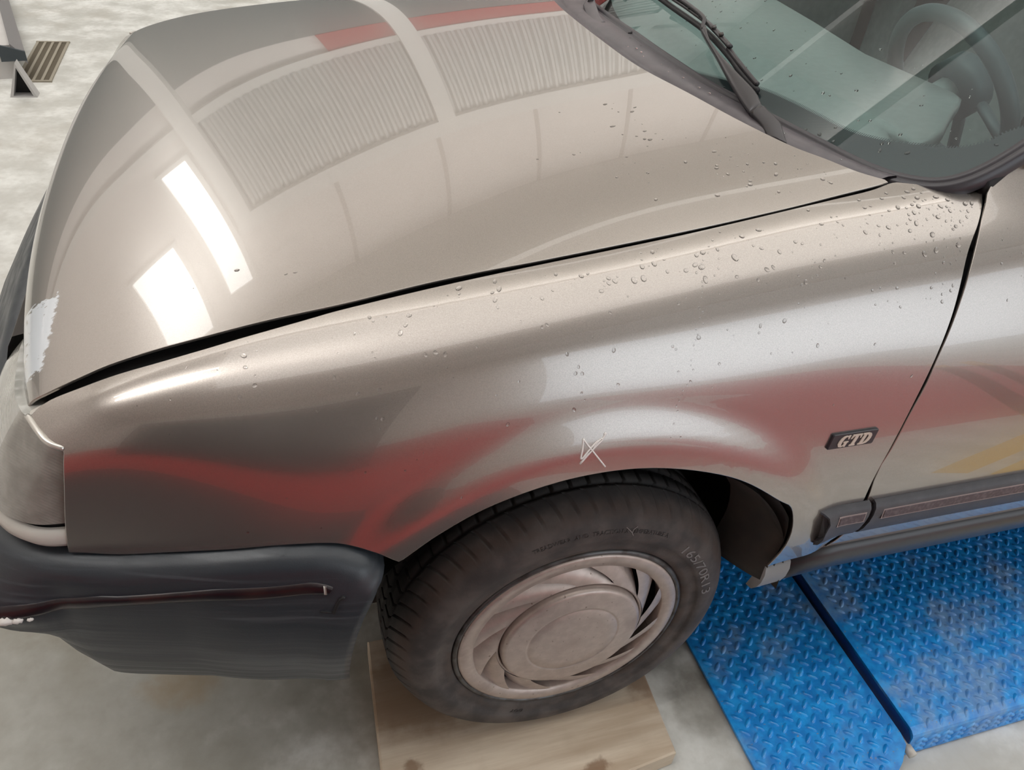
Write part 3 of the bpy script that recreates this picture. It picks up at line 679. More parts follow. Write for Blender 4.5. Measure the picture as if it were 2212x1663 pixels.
# ---- wheel: tyre, steel rim, hubcap
def wheel(y0, fl, name):
    w = bpy.data.objects.new(name, None); COL.objects.link(w); w.parent = car; w.location = (0, y0, .2692)
    # tyre section: (radius, offset outward); outward is -y on the near side
    prof = [(.183, -.012), (.190, .0005), (.200, .0042), (.2118, .0048), (.2136, .0078), (.2240, .0088), (.236, .0075), (.248, .0020), (.256, -.0045), (.2618, -.011), (.2660, -.017), (.2700, -.0235), (.2742, -.031), (.2775, -.0385), (.2790, -.0415),
            (.2735, -.0425), (.2735, -.047), (.2800, -.048), (.2812, -.072), (.2752, -.073), (.2752, -.080), (.2812, -.081), (.2812, -.104), (.2752, -.105), (.2752, -.112), (.2800, -.113), (.2790, -.135), (.272, -.155), (.255, -.166), (.225, -.168), (.190, -.155), (.183, -.14)]
    NP = 64; V = []; pat = (0, .66, .72, .88, .94)
    th = [(i+o)*2*math.pi/NP for i in range(NP) for o in pat]
    for j, (r, o) in enumerate(prof):
        sk = {9: .0, 10: .006, 11: .014, 12: .026, 13: .042, 14: .05}.get(j, 0)
        for i, a in enumerate(th):
            rr, oo = r, o
            if 10 <= j <= 14 and i % 5 == 3: rr -= .0045; oo -= .0015
            if 9 == j and i % 5 in (3,): rr -= .002
            if j in (17, 18, 21, 22) and i % 5 == 3: rr -= .006
            a2 = a+sk; x, z = rr*math.cos(a2), rr*math.sin(a2)
            flat = -.2690
            if z < flat+.010: z = flat+.010-(.010)*(1-math.exp(-(flat+.010-z)/.010))
            V.append((x, -fl*oo, z))
    n = len(th); F = [(j*n+i, j*n+(i+1) % n, (j+1)*n+(i+1) % n, (j+1)*n+i) for j in range(len(prof)-1) for i in range(n)]
    ty = link('tyre', V, F, TYRE, w, True)
    def lathe(nm, pr, m, seg=96, parent=w):
        P = [[(r*math.cos(a), -fl*o, r*math.sin(a)) for a in np.arange(seg)*2*math.pi/seg] for r, o in pr]
        V, F = grid(P, False, True); return link(nm, V, F, m, parent, True)
    lathe('rim', [(.150, -.05), (.176, -.035), (.1775, -.005), (.1805, .0015), (.184, .0025), (.1872, .000), (.188, -.006), (.184, -.012)], RIM)
    lathe('brake_disc', [(.0, -.075), (.150, -.075), (.170, -.05)], STEEL)
    if fl < 0: return w
    hub = w
    # outer ring
    lathe('hubcap_ring', [(.1785, -.010), (.1795, -.003), (.1785, .0015), (.1750, .0028), (.1560, .0012), (.1545, -.002), (.1545, -.022)], HUB, 128, hub)
    # centre disc with an engraved ring
    lathe('hubcap_disc', [(.1140, -.014), (.1135, .006), (.1120, .0108), (.1090, .0128), (.1060, .0132), (.0780, .0150), (.0752, .0152), (.0740, .0143), (.0725, .0153), (.055, .0160), (.025, .0166), (.0, .0168)], HUB, 128, hub)
    lathe('hubcap_disc_surround', [(.1205, .0015), (.1180, .0035), (.1155, .0010), (.1147, -.006), (.1140, -.014)], HUB, 128, hub)
    # turbine vanes: each falls from the ring to an open louvre
    for q in range(12):
        a0 = math.radians(88.3+30*q); P = []
        for i in range(13):
            s_ = i/12; row = []
            for j in range(9):
                t = j/8; r = .1555-.0360*t
                a = a0+math.radians(-24*t**1.15)+math.radians(28.0)*s_
                dp = .0008+.0030*t-.0200*(1-s_)**2.6*(1-t**1.6)**.9
                row.append((r*math.cos(a), -fl*dp, r*math.sin(a)))
            P.append(row)
        V, F = grid(P); link('hubcap_vane', V, F, HUB, hub, True)
    # raised lettering on the sidewall
    V, F = text_mesh('165/70R13', .0215, .0003)
    po_ = lambda r: float(np.interp(r, [q[0] for q in prof[:15]], [q[1] for q in prof[:15]]))
    a0 = math.radians(49); V2 = []
    for x, y, z in V:
        a = a0-x*1.62/.2275; r = .2195+y; o = po_(r)+.0002+(z > 0)*.0008
        V2.append((r*math.cos(a), -fl*o, r*math.sin(a)))
    link('size_lettering', V2, F, mat('grey_raised_lettering', (.20, .185, .175), .55), w, False)
    LT = mat('dark_moulded_lettering', (.045, .04, .037), .6)
    for body, size, ang, rad in (('TREADWEAR  AND  TRACTION A TEMPERATURE A', .0088, 112, .2330), ('DOT', .010, -106, .2030)):
        V, F = text_mesh(body, size, .0002)
        V2 = []
        for x, y, z in V:
            a = math.radians(ang)-x*1.05/rad; r = rad+y; o = po_(r)+.0002+(z > 0)*.0006
            V2.append((r*math.cos(a), -fl*o, r*math.sin(a)))
        link('sidewall_lettering', V2, F, LT, w, False)
    mb = MB()          # thin chalk scratches
    for pts in ([(1.0, .2415), (.975, .2375), (.955, .234), (.935, .2285)], [(.925, .2425), (.95, .238), (.952, .234)]):
        mb.tube([(-0+r*math.cos(math.radians(77)+(.97-a)*-1.0), -fl*(po_(r)+.0006), r*math.sin(math.radians(77)+(.97-a)*-1.0)) for a, r in pts], .0005, 5)
    mb.build('chalk_scratch', mat('pale_scratch', (.35, .32, .30), .8), w)
    return w
wheel(-.7775, 1, 'front_wheel'); wheel(.7775, -1, 'front_wheel')

# ---- bumper
B_PATH = catmull([(-.255, -.8235), (-.276, -.8217), (-.30, -.8185), (-.33, -.8115), (-.36, -.8065), (-.41, -.800), (-.47, -.788), (-.534, -.772), (-.583, -.759), (-.63, -.7455), (-.672, -.727), (-.705, -.698), (-.728, -.655), (-.742, -.59), (-.749, -.5), (-.755, -.4), (-.765, -.2), (-.77, 0)], 6)
B_PATH = np.r_[B_PATH, B_PATH[::-1][1:]*[1, -1]]; B_PATH = resample(B_PATH, .009)
d_ = np.gradient(B_PATH, axis=0); B_N = np.stack([d_[:, 1], -d_[:, 0]], -1); B_N /= np.linalg.norm(B_N, axis=1)[:, None]
if B_N[10] @ np.array([0, -1]) < 0: B_N = -B_N
zt_x = [-.9, -.63, -.583, -.534, -.47, -.41, -.36, -.33, -.30, -.276, -.2]; zt_z = [.580, .5825, .581, .586, .594, .601, .599, .592, .580, .562, .53]
ZE = [.25, .31, .38, .445, .496, .5445, .569, .62]; XE = [-.340, -.340, -.339, -.333, -.321, -.302, -.279, -.262]
def bump_pt(i, out, zr, absz):
    x, y = B_PATH[i]; nx, ny = B_N[i]; zt = float(np.interp(x, zt_x, zt_z)); z = zt+zr if not absz else min(zr, zt-.036-(.56-zr)*.35)
    ff = float(np.clip((-.645-x)/.075, 0, 1))*float(np.interp(z, [.30, .42, .465, .50, .565], [0, 0, .65, 1, 0]))
    if absz: out -= float(np.interp(zr, [.29, .36, .43, .47], [.028, .026, .020, 0]))*float(np.clip((-.640-x)/.07, 0, 1))
    o = out+.052*ff
    if absz and zr < .36: z += .014
    px, py, pz = x+nx*o, y+ny*o, z
    if abs(y) > .5 and x > -.52:
        px += (np.interp(z, ZE, XE)+.262)*np.clip((x+.52)/.24, 0, 1)
    return (px, py, pz)
ROWSB = [(-.03, -.001, 0), (-.006, -.001, 0), (.004, -.003, 0), (.012, -.0065, 0), (.0178, -.0115, 0), (.0212, -.018, 0), (.0228, -.026, 0), (.0238, .545, 1), (.0243, .53, 1), (.0246, .505, 1), (.0242, .47, 1), (.0205, .43, 1), (.0135, .39, 1), (.0045, .35, 1), (-.006, .322, 1), (-.010, .312, 1), (-.015, .303, 1), (-.022, .296, 1), (-.034, .292, 1), (-.10, .292, 1)]
i0 = int(np.argmin(np.abs(B_PATH[:60, 0]+.262)))
idx = list(range(i0, len(B_PATH)-i0))
P = [[bump_pt(i, *r) for r in ROWSB] for i in idx]
for k_, s_ in ((0, 1), (-1, -1)):
    e = [(x+.002, y*.965, z) for x, y, z in P[k_]]
    P = [e]+P if k_ == 0 else P+[e]
V, F = grid(P); bumper = link('front_bumper', V, F, BUMPER, car, True)
def strip_z(x): return float(np.interp(x, [-.9, -.73, -.68, -.60, -.48, -.36], [.486, .492, .511, .529, .547, .5545]))
def face_out(z): return float(np.interp(z, [.39, .43, .47, .505, .535, .55, .57], [.0135, .0205, .0242, .0246, .0243, .0236, .0228]))
P = []
for i in idx:
    x = B_PATH[i][0]
    if bump_pt(i, .02, .54, 1)[0] > -.3615 or abs(B_PATH[i][1]) < .2: continue
    if B_PATH[i][1] > 0: continue
    zc = strip_z(x); P.append([bump_pt(i, face_out(zc+dz)+o, zc+dz, 1) for dz, o in ((.0098, -.003), (.0090, .0022), (.004, .0034), (-.004, .0034), (-.0075, .0022), (-.0085, -.003))])
V, F = grid(P); link('rub_strip', V, F, STRIP, bumper, True)
P = []          # worn end of the strip, bare cream plastic
for i in idx:
    x = B_PATH[i][0]
    if x > -.336 and B_PATH[i][1] < 0 and len(P) < 3:
        pass
def bump_at(x, z, o=.0002):
    js = [k for k in idx if B_PATH[k][1] < 0 and B_PATH[k][0] > -.5]; Q = np.array([bump_pt(k, face_out(z)+o, z, 1) for k in js]); od = np.argsort(Q[:, 0])
    return tuple(float(np.interp(x, Q[od, 0], Q[od, i])) for i in range(3))
# recess frame beside the strip end
jj = [k for k in idx if -.345 < B_PATH[k][0] < -.300 and B_PATH[k][1] < 0]
mb = MB()
for lo_, hi_, zz0, zz1 in ((-.3195, -.3165, .549, .505),):
    mb.tube([bump_at(-.3425-.014*t, .556-.040*t) for t in np.linspace(0, 1, 6)], .0024, 6)
    mb.tube([bump_at(-.3565-.0155*t, .516+.001*t) for t in np.linspace(0, 1, 4)], .0014, 6)
mb.build('strip_recess', BLACK, bumper, True)
P = [[bump_at(x+.0015*math.sin(40*k_), strip_z(-.36)+dz, o) for dz, o in ((.0092, -.001), (.0085, .003), (.004, .0042), (-.004, .0042), (-.007, .003), (-.008, -.001))] for k_, x in enumerate((-.3655, -.3635, -.3615))]
V, F = grid(P); link('strip_end', V, F, CREAM, bumper, True)
# scraped corner: a lump of white filler at the front end of the strip
mb = MB()
for t, r in ((0, .007), (.2, .0085), (.42, .006), (.62, .0045), (.72, .0058), (.86, .004), (1, .0025)):
    x = -.708+.040*t; k = min([q for q in idx if B_PATH[q][1] < 0], key=lambda q: abs(B_PATH[q][0]-x)); c = np.array(bump_pt(k, .0272, strip_z(x)-.006-.004*t, 1))
    mb.add([tuple(c+r*np.array([p[0]*1.5, p[1]*.8, p[2]*.9+.25*math.sin(9*p[0]+t*7)])) for p in np.r_[DROP_V, DROP_V*[1, 1, -1]]], DROP_F[:-1]+[tuple(i+50 for i in f[::-1]) for f in DROP_F[:-1]])
mb.build('corner_scrape', mat('white_filler', (.72, .68, .64), .7), bumper, True)

# ---- lamps
def lamp_plan(t):          # t 0 bottom .. 1 top: plan points from the wing edge forward
    b = np.array([(-.6305, -.7465), (-.650, -.742), (-.672, -.731), (-.693, -.712), (-.709, -.685), (-.721, -.64), (-.730, -.58), (-.734, -.52), (-.735, -.49)])
    a = np.array([(-.6035, -.7455), (-.616, -.737), (-.627, -.722), (-.636, -.705), (-.648, -.685), (-.663, -.64), (-.675, -.58), (-.683, -.52), (-.685, -.49)])
    q = a*t+b*(1-t); q[0] = (float(np.interp(.628+.103*t, [.592, .6347, .69, .7292, .733], [-.6296, -.6222, -.6101, -.6021, -.603]))+.004, -.7455); return q
def lamp_z(t, j): return .628+(np.array([.731, .736, .742, .745, .742, .732, .718, .708, .702])[j]-.628)*t
for fl in (1, -1):
    lampe = bpy.data.objects.new('headlamp', None); COL.objects.link(lampe); lampe.parent = car
    G3 = np.array([[(x, y*fl, lamp_z(t, j)) for j, (x, y) in enumerate(lamp_plan(t))] for t in np.linspace(0, 1, 9)])
    G3[:, 1:, 0] -= (np.sin(np.linspace(0, 1, 9)*math.pi)*.006)[:, None]*np.minimum(1, np.arange(1, 9)/3)[None, :]
    fine = np.array([catmull(r, 6) for r in G3])
    ns = 25
    capr = fine[-1][ns-5:]; Vc, Fc = grid([capr, capr+np.array([.022, 0, .0005]), capr+np.array([.05, .0, -.012])]); link('lens_top', Vc, Fc, LENS, lampe, True)
    V, F = grid(fine[:, :ns]); link('side_lens', V, F, LENS2, lampe, True)
    V, F = grid(fine[:, ns-1:]); link('main_lens', V, F, LENS, lampe, True)
    MB().tube([tuple(p+np.array([0, 0, .001])) for p in fine[-1][1:20]], .0032, 8).build('lamp_trim', CHROME, lampe, True)
    low = fine[0]
    P = [[(x, y, z-.004), (x-.002, y-.001*fl, z-.007)] for x, y, z in low]; V, F = grid(P)
    mb = MB(); MBP = [[(x+.006, y+.006*fl, .632), (x+.006, y+.006*fl, .612)] for x, y, z in low]; V, F = grid(MBP); link('lamp_gap', V, F, BLACK, lampe, True)
    P = [[(x+.004, y+.004*fl, .6185), (x-.001, y-.002*fl, .6165), (x-.0015, y-.003*fl, .600), (x+.002, y+.0, .592), (x+.010, y+.008*fl, .590)] for x, y, z in low]
    V, F = grid(P); link('lamp_lower_trim', V, F, CREAM, lampe, True)
    # white tab between bonnet corner and wing tip
    tb = [(-.640, -.699, .7440), (-.634, -.7010, .7465), (-.620, -.6975, .7530), (-.610, -.6925, .7570), (-.607, -.686, .7555), (-.622, -.684, .7470), (-.638, -.684, .7400), (-.646, -.690, .7390)]
    V = [(x, y*fl, z) for x, y, z in tb]+[(x, y*fl, z-.02) for x, y, z in tb]; nt_ = len(tb)
    link('lamp_tab', V, [tuple(range(nt_)), tuple(range(2*nt_-1, nt_-1, -1))]+[(i, i+nt_, (i+1) % nt_+nt_, (i+1) % nt_) for i in range(nt_)], CREAM, lampe, False)
# dark grille between the lamps, under the bonnet edge
P = [[(-.665, y, .712), (-.694-.012*(abs(y)/.49)**.5*0-.004, y, .704), (-.706, y, .690), (-.716, y, .660), (-.722, y, .585)] for y in np.linspace(-.488, .488, 25)]
V, F = grid(P); gr = link('grille', V, F, mat('dark_brown_grille', (.03, .024, .02), .5), car, True)
# ---- mouldings, sill, badge, chalk mark
def mould(x0f, x1, Sf, flip, name, ins):
    """rounded rubbing strip along the flank; x0f(t) gives its ragged start"""
    prof = [(0., .512), (.006, .5105), (.0115, .503), (.0142, .490), (.0150, .475), (.0136, .456), (.0095, .441), (.003, .4335), (0., .433)]
    xs = np.r_[0, .012, .03, np.linspace(.06, 1, 24)]; P = []
    for t in xs:
        row = []
        for k_, (o, z) in enumerate(prof):
            x = x0f(k_/8)*(1-t)+x1*t
            v = np.interp(z, [.40, .54], [6.70, 6.0]); p = Sf(x, v)[0]; row.append((x, flip*(p[1]-o), z))
        P.append(row)
    V, F = grid(P); m = link(name, V, F, PLASTIC, car, True)
    inn = [[(x+.0012, y+flip*.003, .474+(z-.474)*.84) for x, y, z in P[0]], [(x+.006, y+flip*.007, .474+(z-.474)*.78) for x, y, z in P[0]]]
    V, F = grid([P[0]]+inn); link('moulding_edge', list(V), list(F)+[tuple(range(18, 27))], PLASTIC, m, False)
    end = [[(x, y+flip*.02, z) for x, y, z in P[-1]], P[-1]]; V, F = grid(end); link('moulding_end', V, F, PLASTIC, m, False)
    a, b = ins
    for nm, z0, z1, o, mt, e in (('insert_edging', .4795, .4995, .0152, mat('pale_edging', (.32, .26, .25), .5), 0), ('insert', .482, .497, .0160, STRIP_V, .0025)):
        P = []
        for x in np.linspace(a+e, b-e, 30):
            p = Sf(x, 6.25)[0]; y = p[1]
            f = lambda z: float(np.interp(z, [.475, .490, .503], [.0150, .0142, .0115]))-.0142
            P.append([(x, flip*(y-o-f(z)+d), z) for z, d in ((z1, .003), (z1-.0008, 0), (z0+.0008, 0), (z0, .003))])
        V, F = grid(P); link(nm, V, F, mt, m, False)
STRIP_V = mat('purple_brown_insert', (.07, .05, .058), .5, noise=(200, (.13, .10, .11), .45, .7))
mould(lambda t: .338+.014*float(np.clip((t-.10)/.12, 0, 1))+.0022*math.sin(21*t)+.006*t, .4275, SIDE, 1, 'wing_moulding', (.372, .4215))
mould(lambda t: .436, 1.385, DOOR, 1, 'door_moulding', (.452, 1.37))
mould(lambda t: .436, 1.385, DOOR, -1, 'door_moulding', (.452, 1.37))
for fl in (1, -1):
    # sill: dark rounded rocker with a pale edge line and a light grey end cap
    prof = [(-.770, .398), (-.796, .396), (-.8045, .391), (-.8085, .378), (-.8075, .358), (-.8020, .340), (-.794, .327), (-.782, .322), (-.74, .32)]
    def sill_z(x): return -.012*max(0, (.42-x)/.11)**1
    for nm, x0, x1, m, g in (('sill', .344, 2.95, mat('black_sill_coating', (.035, .036, .04), .33), 0), ('sill_end_cap', .300, .344, mat('light_grey_cap', (.27, .28, .28), .6), .0016)):
        P = []
        pr_ = [q for q in prof if q[0] < -.778] if g else prof
        for x in np.linspace(x0, x1, 30): P.append([(x, fl*(y-g*(y < -.79)), z+sill_z(x)) for y, z in pr_])
        V, F = grid(P); F = list(F); F.append(tuple(range(len(pr_))))
        s_o = link(nm, V, F, m, car, True)
        if not g:
            MB().tube([(x, -fl*.7985*-1*-1, .3965+sill_z(x)) for x in np.linspace(.40, 2.9, 24)], .0014, 6).build('sill_lip', mat('worn_sill_lip', (.33, .28, .23), .5), s_o, True)
            for t in (0,):
                pass
# badge
def side_frame(u, v):
    p = SIDE(u, v)[0]; ex = SIDE(u+.002, v)[0]-SIDE(u-.002, v)[0]; ex /= np.linalg.norm(ex); n = normals_of(SIDE, np.array([u]), np.array([v]), -1)[0]
    ez = np.cross(ex, n); ez /= np.linalg.norm(ez)
    if ez[2] < 0: ez = -ez
    return p, ex, ez, n
p, ex, ez, n = side_frame(.3417, 5.363)
def on_badge(V, h): return [tuple(p+ex*x+ez*y+n*(z+h)) for x, y, z in V]
w2_, h2_, sh = .0365, .0118, .0022
rc = []
for cx, cy, a0 in ((1, 1, 0), (-1, 1, 90), (-1, -1, 180), (1, -1, 270)):
    for k_ in range(5):
        a = math.radians(a0+90*k_/4); X, Y = cx*(w2_-.002)+.002*math.cos(a), cy*(h2_-.002)+.002*math.sin(a); rc.append((X+sh*Y/h2_, Y))
V = [(x, y, 0) for x, y in rc]+[(x, y, .0030) for x, y in rc]+[(x*.975, y*.93, .0042) for x, y in rc]; k_ = len(rc)
F = [(i, (i+1) % k_, (i+1) % k_+k_, i+k_) for i in range(k_)]+[(i+k_, (i+1) % k_+k_, (i+1) % k_+2*k_, i+2*k_) for i in range(k_)]+[tuple(range(2*k_, 3*k_))]
badge = link('badge', on_badge(V, -.0003), F, mat('black_badge', (.03, .03, .036), .3), car, False)
LG = [[(.85, 1), (.85, .66), (.74, .66), (.66, .86), (.52, .89), (.40, .78), (.35, .5), (.40, .2), (.50, .11), (.60, .14), (.60, .36), (.5, .36), (.5, .48), (.94, .48), (.94, .36), (.87, .36), (.87, 0), (.76, 0), (.70, .07), (.47, 0), (.22, .06), (.06, .27), (.03, .52), (.09, .78), (.26, .95), (.5, 1), (.68, .95), (.76, 1)]]
LT_ = [[(.03, 1), (.92, 1), (.95, .64), (.84, .64), (.77, .86), (.63, .88), (.63, .12), (.74, .10), (.74, 0), (.2, 0), (.2, .10), (.32, .12), (.32, .88), (.19, .86), (.12, .64), (.0, .64)]]
LD = [[(0, 1), (.52, 1), (.78, .92), (.93, .73), (.97, .5), (.93, .27), (.78, .08), (.52, 0), (0, 0), (0, .1), (.1, .12), (.1, .88), (0, .9)], [(.41, .87), (.53, .82), (.63, .65), (.63, .35), (.53, .18), (.41, .13)]]
LET = mat('cream_badge_letters', (.62, .53, .45), .35)
for nm, L, x0 in (('letter_g', LG, -.0245), ('letter_t', LT_, -.0068), ('letter_d', LD, .0105)):
    V, F = poly_curve([[(a*.0172, b*.0176) for a, b in l] for l in L], .0006)
    V[:, 0] += x0+(V[:, 1]-.0088)*.36; V[:, 1] -= .0088
    link(nm, on_badge(V, .0046), F, LET, badge, False)
# white paint-pen mark on the wing
mb = MB()
SCR = [[(-.0597, 5.037), (-.0549, 4.9789), (-.046, 4.8707), (-.0387, 4.7966), (-.0339, 4.7526), (-.0334, 4.7345), (-.0357, 4.7358)],
       [(-.0357, 4.7358), (-.0415, 4.795), (-.046, 4.8746), (-.0532, 4.9386), (-.0593, 5.0259)],
       [(-.0383, 4.7517), (-.0419, 4.7751), (-.048, 4.8399), (-.0535, 4.9106), (-.0572, 4.9583), (-.059, 4.9627), (-.0596, 4.9454), (-.0584, 4.8502), (-.0578, 4.7441), (-.0577, 4.6887)],
       [(-.0577, 4.6887), (-.0527, 4.777), (-.0456, 4.8793), (-.0371, 4.9988), (-.0263, 5.1392)],
       [(-.0339, 4.7449), (-.0308, 4.6975), (-.0295, 4.6656), (-.0309, 4.6744), (-.0305, 4.6944)]]
for s_ in SCR:
    q = np.array(s_); P = SIDE(q[:, 0], q[:, 1])+normals_of(SIDE, q[:, 0], q[:, 1], -1)*.0002; mb.tube([tuple(x) for x in catmull(P, 4)], .0011, 6)
mb.build('paint_pen_mark', WHITE, car, True)

# ---- windscreen, cowl, seal, wipers
class Screen:
    def __init__(s, h=0): s.h = h*np.array([-1, 0, 1.65])/math.hypot(1, 1.65)
    def __call__(s, y, t):
        y = np.atleast_1d(np.asarray(y, float)); t = np.atleast_1d(np.asarray(t, float))
        return np.stack([.325+.40*y*y+1.65*t, y*(1-.18*t), .958-.03*(y/.65)**2+t], -1)+s.h
WS = Screen()
nz = normals_of(WS, np.array([0.]), np.array([.1]), 1)[0]; WSG = 1 if nz[2] > 0 else -1
G_N = [(0., -.0095), (-.0158, -.009), (-.1565, -.0109), (-.2622, -.0130), (-.3291, -.0126), (-.4191, -.0127), (-.4946, -.0128), (-.5453, -.0132), (-.587, -.0110), (-.6186, -.0053), (-.6367, .0023), (-.6473, .0143), (-.6519, .03), (-.6530, .0482), (-.6525, .0591)]
BASE = [(-a, b) for a, b in G_N[:0:-1]]+G_N
SIDE_N = [(-.6525, .0591), (-.650, .2), (-.645, .395)]; TOPL = [(-.645, .395), (0, .40), (.645, .395)]; SIDE_F = [(.645, .395), (.650, .2), (.6525, .0591)]
ws_o = panel('windscreen', WS, [BASE, SIDE_N, TOPL, SIDE_F], 1., 1.93, GLASS, car, WSG, .02, rim=False)
# black printed border, with a fine toothed edge
FR = [(-.6525, .12), (-.640, .085), (-.6261, .063), (-.6215, .0474), (-.6041, .032), (-.5734, .0223), (-.5335, .0126), (-.492, .0079), (-.4367, .0084), (-.3851, .0085), (-.3331, .0065), (-.2691, -.0021), (-.20, -.0112)]
FR = catmull(FR, 8); FRm = FR*[-1, 1]
Wn = Screen(-.0012)
GB = catmull(SIDE_N[::-1][1:2]+[(-.6525, .12)]+G_N[::-1], 8)
GB = np.array([q for q in GB if q[1] < .121 and q[0] < -.19])
GB = resample(GB, .008); FRr = np.stack([np.interp(np.linspace(0, 1, len(GB)), np.linspace(0, 1, len(FR)), FR[:, i]) for i in (0, 1)], -1)
for fl in (1, -1):
    mb = MB(); P = [Wn(np.array([g[0]*fl, (g[0]*.6+f[0]*.4)*fl, f[0]*fl]), np.array([g[1], (g[1]*.6+f[1]*.4), f[1]])) for g, f in zip(GB, FRr)]
    mb.add(*grid(P))
    fd = resample(FR*[fl, 1], .0026)
    for i in range(2, len(fd)-1):
        c = fd[i]; tg = fd[i+1]-fd[i-1]; tg /= np.linalg.norm(tg); nn = np.array([-tg[1], tg[0]])
        if nn[1] < 0: nn = -nn
        if fl < 0 and False: pass
        q = [c-tg*.0008, c+tg*.0008, c+tg*.0004+nn*.0026, c-tg*.0004+nn*.0026]
        mb.add([tuple(Wn(a, b)[0]) for a, b in q], [(0, 1, 2, 3)])
    tag(mb.build('printed_border', FRIT, ws_o), kind='stuff')
# rubber seal round the glass
SL_ = np.r_[catmull(G_N, 6)[:-1], catmull(SIDE_N, 8)]
P = []
prof = [(-.006, .0022), (-.002, .0042), (.0015, .0045), (.0032, .0026), (.0048, .0026), (.0075, .0046), (.012, .0030), (.0165, -.003), (.0185, -.014)]
for i, (y, t) in enumerate(SL_):
    a = SL_[min(i+1, len(SL_)-1)]; b = SL_[max(i-1, 0)]; A = WS(a[0], a[1])[0]-WS(b[0], b[1])[0]
    nn = normals_of(WS, np.array([y]), np.array([t]), WSG)[0]; o = np.cross(A, nn); o /= np.linalg.norm(o); c = WS(y, t)[0]
    if o @ (c-np.array([.9, 0, 1.2])) < 0: o = -o
    P.append([tuple(c+o*dx+nn*dz) for dx, dz in prof])
for fl in (1, -1):
    V, F = grid([[(x, y*fl, z) for x, y, z in r] for r in P]); link('screen_seal', V, F, mat('grey_black_seal', (.040, .037, .043), .36), car, True)
    ap = [[(x+.004, y*fl, z-.002), (x+.02, (y-.014)*fl, z-.012), (x+.05, (y-.02)*fl, z-.03)] for x, y, z in [tuple(WS(y, t)[0]) for y, t in ((-.655, .06), (-.655, .2), (-.648, .395))]]
    V, F = grid(ap); link('screen_pillar', V, F, PAINT, car, True)
    MB().tube([(.545, -.655*fl, .915), (.545, -.655*fl, .935), (.585, -.6445*fl, .962), (.66, -.630*fl, 1.01), (.80, -.606*fl, 1.105)], .0115, 8).build('door_seal', BLACK, car, True)
# dark filler where wing, seal and door meet
MB().tube([(.40, -.606, .905), (.44, -.622, .908), (.49, -.640, .908), (.545, -.655, .905), (.532, -.676, .895), (.517, -.692, .885), (.50, -.708, .868)], .012, 8).build('corner_seal', BLACK, car, True)
uu = np.linspace(1.6, 6.3, 40); gx = np.interp(uu, [1.65, 1.76, 2.08, 2.37, 2.94, 3.9, 4.8, 5.5, 5.9, 6.2], [.5445, .539, .5255, .5115, .4815, .4555, .436, .418, .4128, .4255])
gp = SIDE(gx, uu); gn = normals_of(SIDE, gx, uu, -1)
P = [[tuple(p_-n_*.013+np.array([dx, 0, 0])) for dx in (-.02, .02)] for p_, n_ in zip(gp, gn)]
V, F = grid(P); link('door_jamb', V, F, BLACK, car, True)
# cowl panel: from under the bonnet edge to the glass
cy = np.linspace(-.60, .60, 61)
hv = np.array([q[1] for q in H_REAR]); hu = np.array([q[0] for q in H_REAR])
vq = np.clip(cy/.62, -.985, .985); hp_ = HOOD(np.interp(vq, hv, hu), vq)
gq = np.array([np.interp(y, [q[0] for q in BASE[::-1]][::1] if BASE[0][0] > BASE[-1][0] else [q[0] for q in BASE], [q[1] for q in BASE[::-1]] if BASE[0][0] > BASE[-1][0] else [q[1] for q in BASE]) for y in cy]); gp = WS(cy, gq)
P = []
for a, b in zip(hp_, gp):
    L = b-a; w = np.linalg.norm(L[:2]); row = [a+np.array([-.03, 0, -.020]), a+np.array([-.004, 0, -.012])]
    for f_, dz in ((.10, -.010), (.26, -.0085), (.285, -.0115), (.31, -.0085), (.36, -.004), (.6, .0), (.82, .0015), (.93, -.002), (1.0, -.004)): row.append(a+L*f_+np.array([0, 0, dz]))
    P.append([tuple(q) for q in row])
V, F = grid(P); cowl = link('scuttle_panel', V, F, COWL, car, True)
# near wiper
def ribbon(name, L, R, h0, h1, m, parent, th=.006, S0=None):
    n_ = 24; L = resample(catmull(L, 6), .002); R = resample(catmull(R, 6), .002); t = np.linspace(0, 1, n_)
    L = np.stack([np.interp(t, np.linspace(0, 1, len(L)), L[:, i]) for i in (0, 1)], -1); R = np.stack([np.interp(t, np.linspace(0, 1, len(R)), R[:, i]) for i in (0, 1)], -1)
    P = []
    for k_ in range(n_):
        h = h0+(h1-h0)*t[k_]; row = []
        for s_, dh in ((0, -th), (0, -.0015), (.12, 0), (.5, .0018), (.88, 0), (1, -.0015), (1, -th)):
            q = L[k_]*(1-s_)+R[k_]*s_; row.append(tuple(Screen(h+dh)(q[0], q[1])[0]))
        P.append(row)
    V, F = grid(P, False, True); n0 = 7
    F = list(F)+[tuple(range(7)), tuple(range((n_-1)*7, n_*7))[::-1]]
    return link(name, V, F, m, parent, True)
wiper = bpy.data.objects.new('wiper', None); COL.objects.link(wiper); wiper.parent = car
ribbon('arm_base', [(-.4535, -.0394), (-.4343, -.0341), (-.4108, -.0302), (-.4032, -.0298)], [(-.485, -.0375), (-.4619, -.0293), (-.4441, -.0235), (-.405, -.0183)], .030, .032, WIPER, wiper, .016)
ribbon('arm', [(-.4025, -.0295), (-.36, -.0208), (-.2606, .0007), (-.206, .011), (-.1631, .019)], [(-.4000, -.0182), (-.3677, -.0093), (-.2934, .001), (-.2155, .0121), (-.1633, .0248)], .030, .030, WIPER, wiper, .010)
MB().tube(catmull([tuple(Screen(.028)(y, t)[0]) for y, t in ((-.168, .0205), (-.158, .0235), (-.150, .0275), (-.139, .0308), (-.112, .0335), (-.0624, .036), (-.02, .037), (.03, .036))], 5), .0038, 8).build('arm_hook', WIPER, wiper, True)
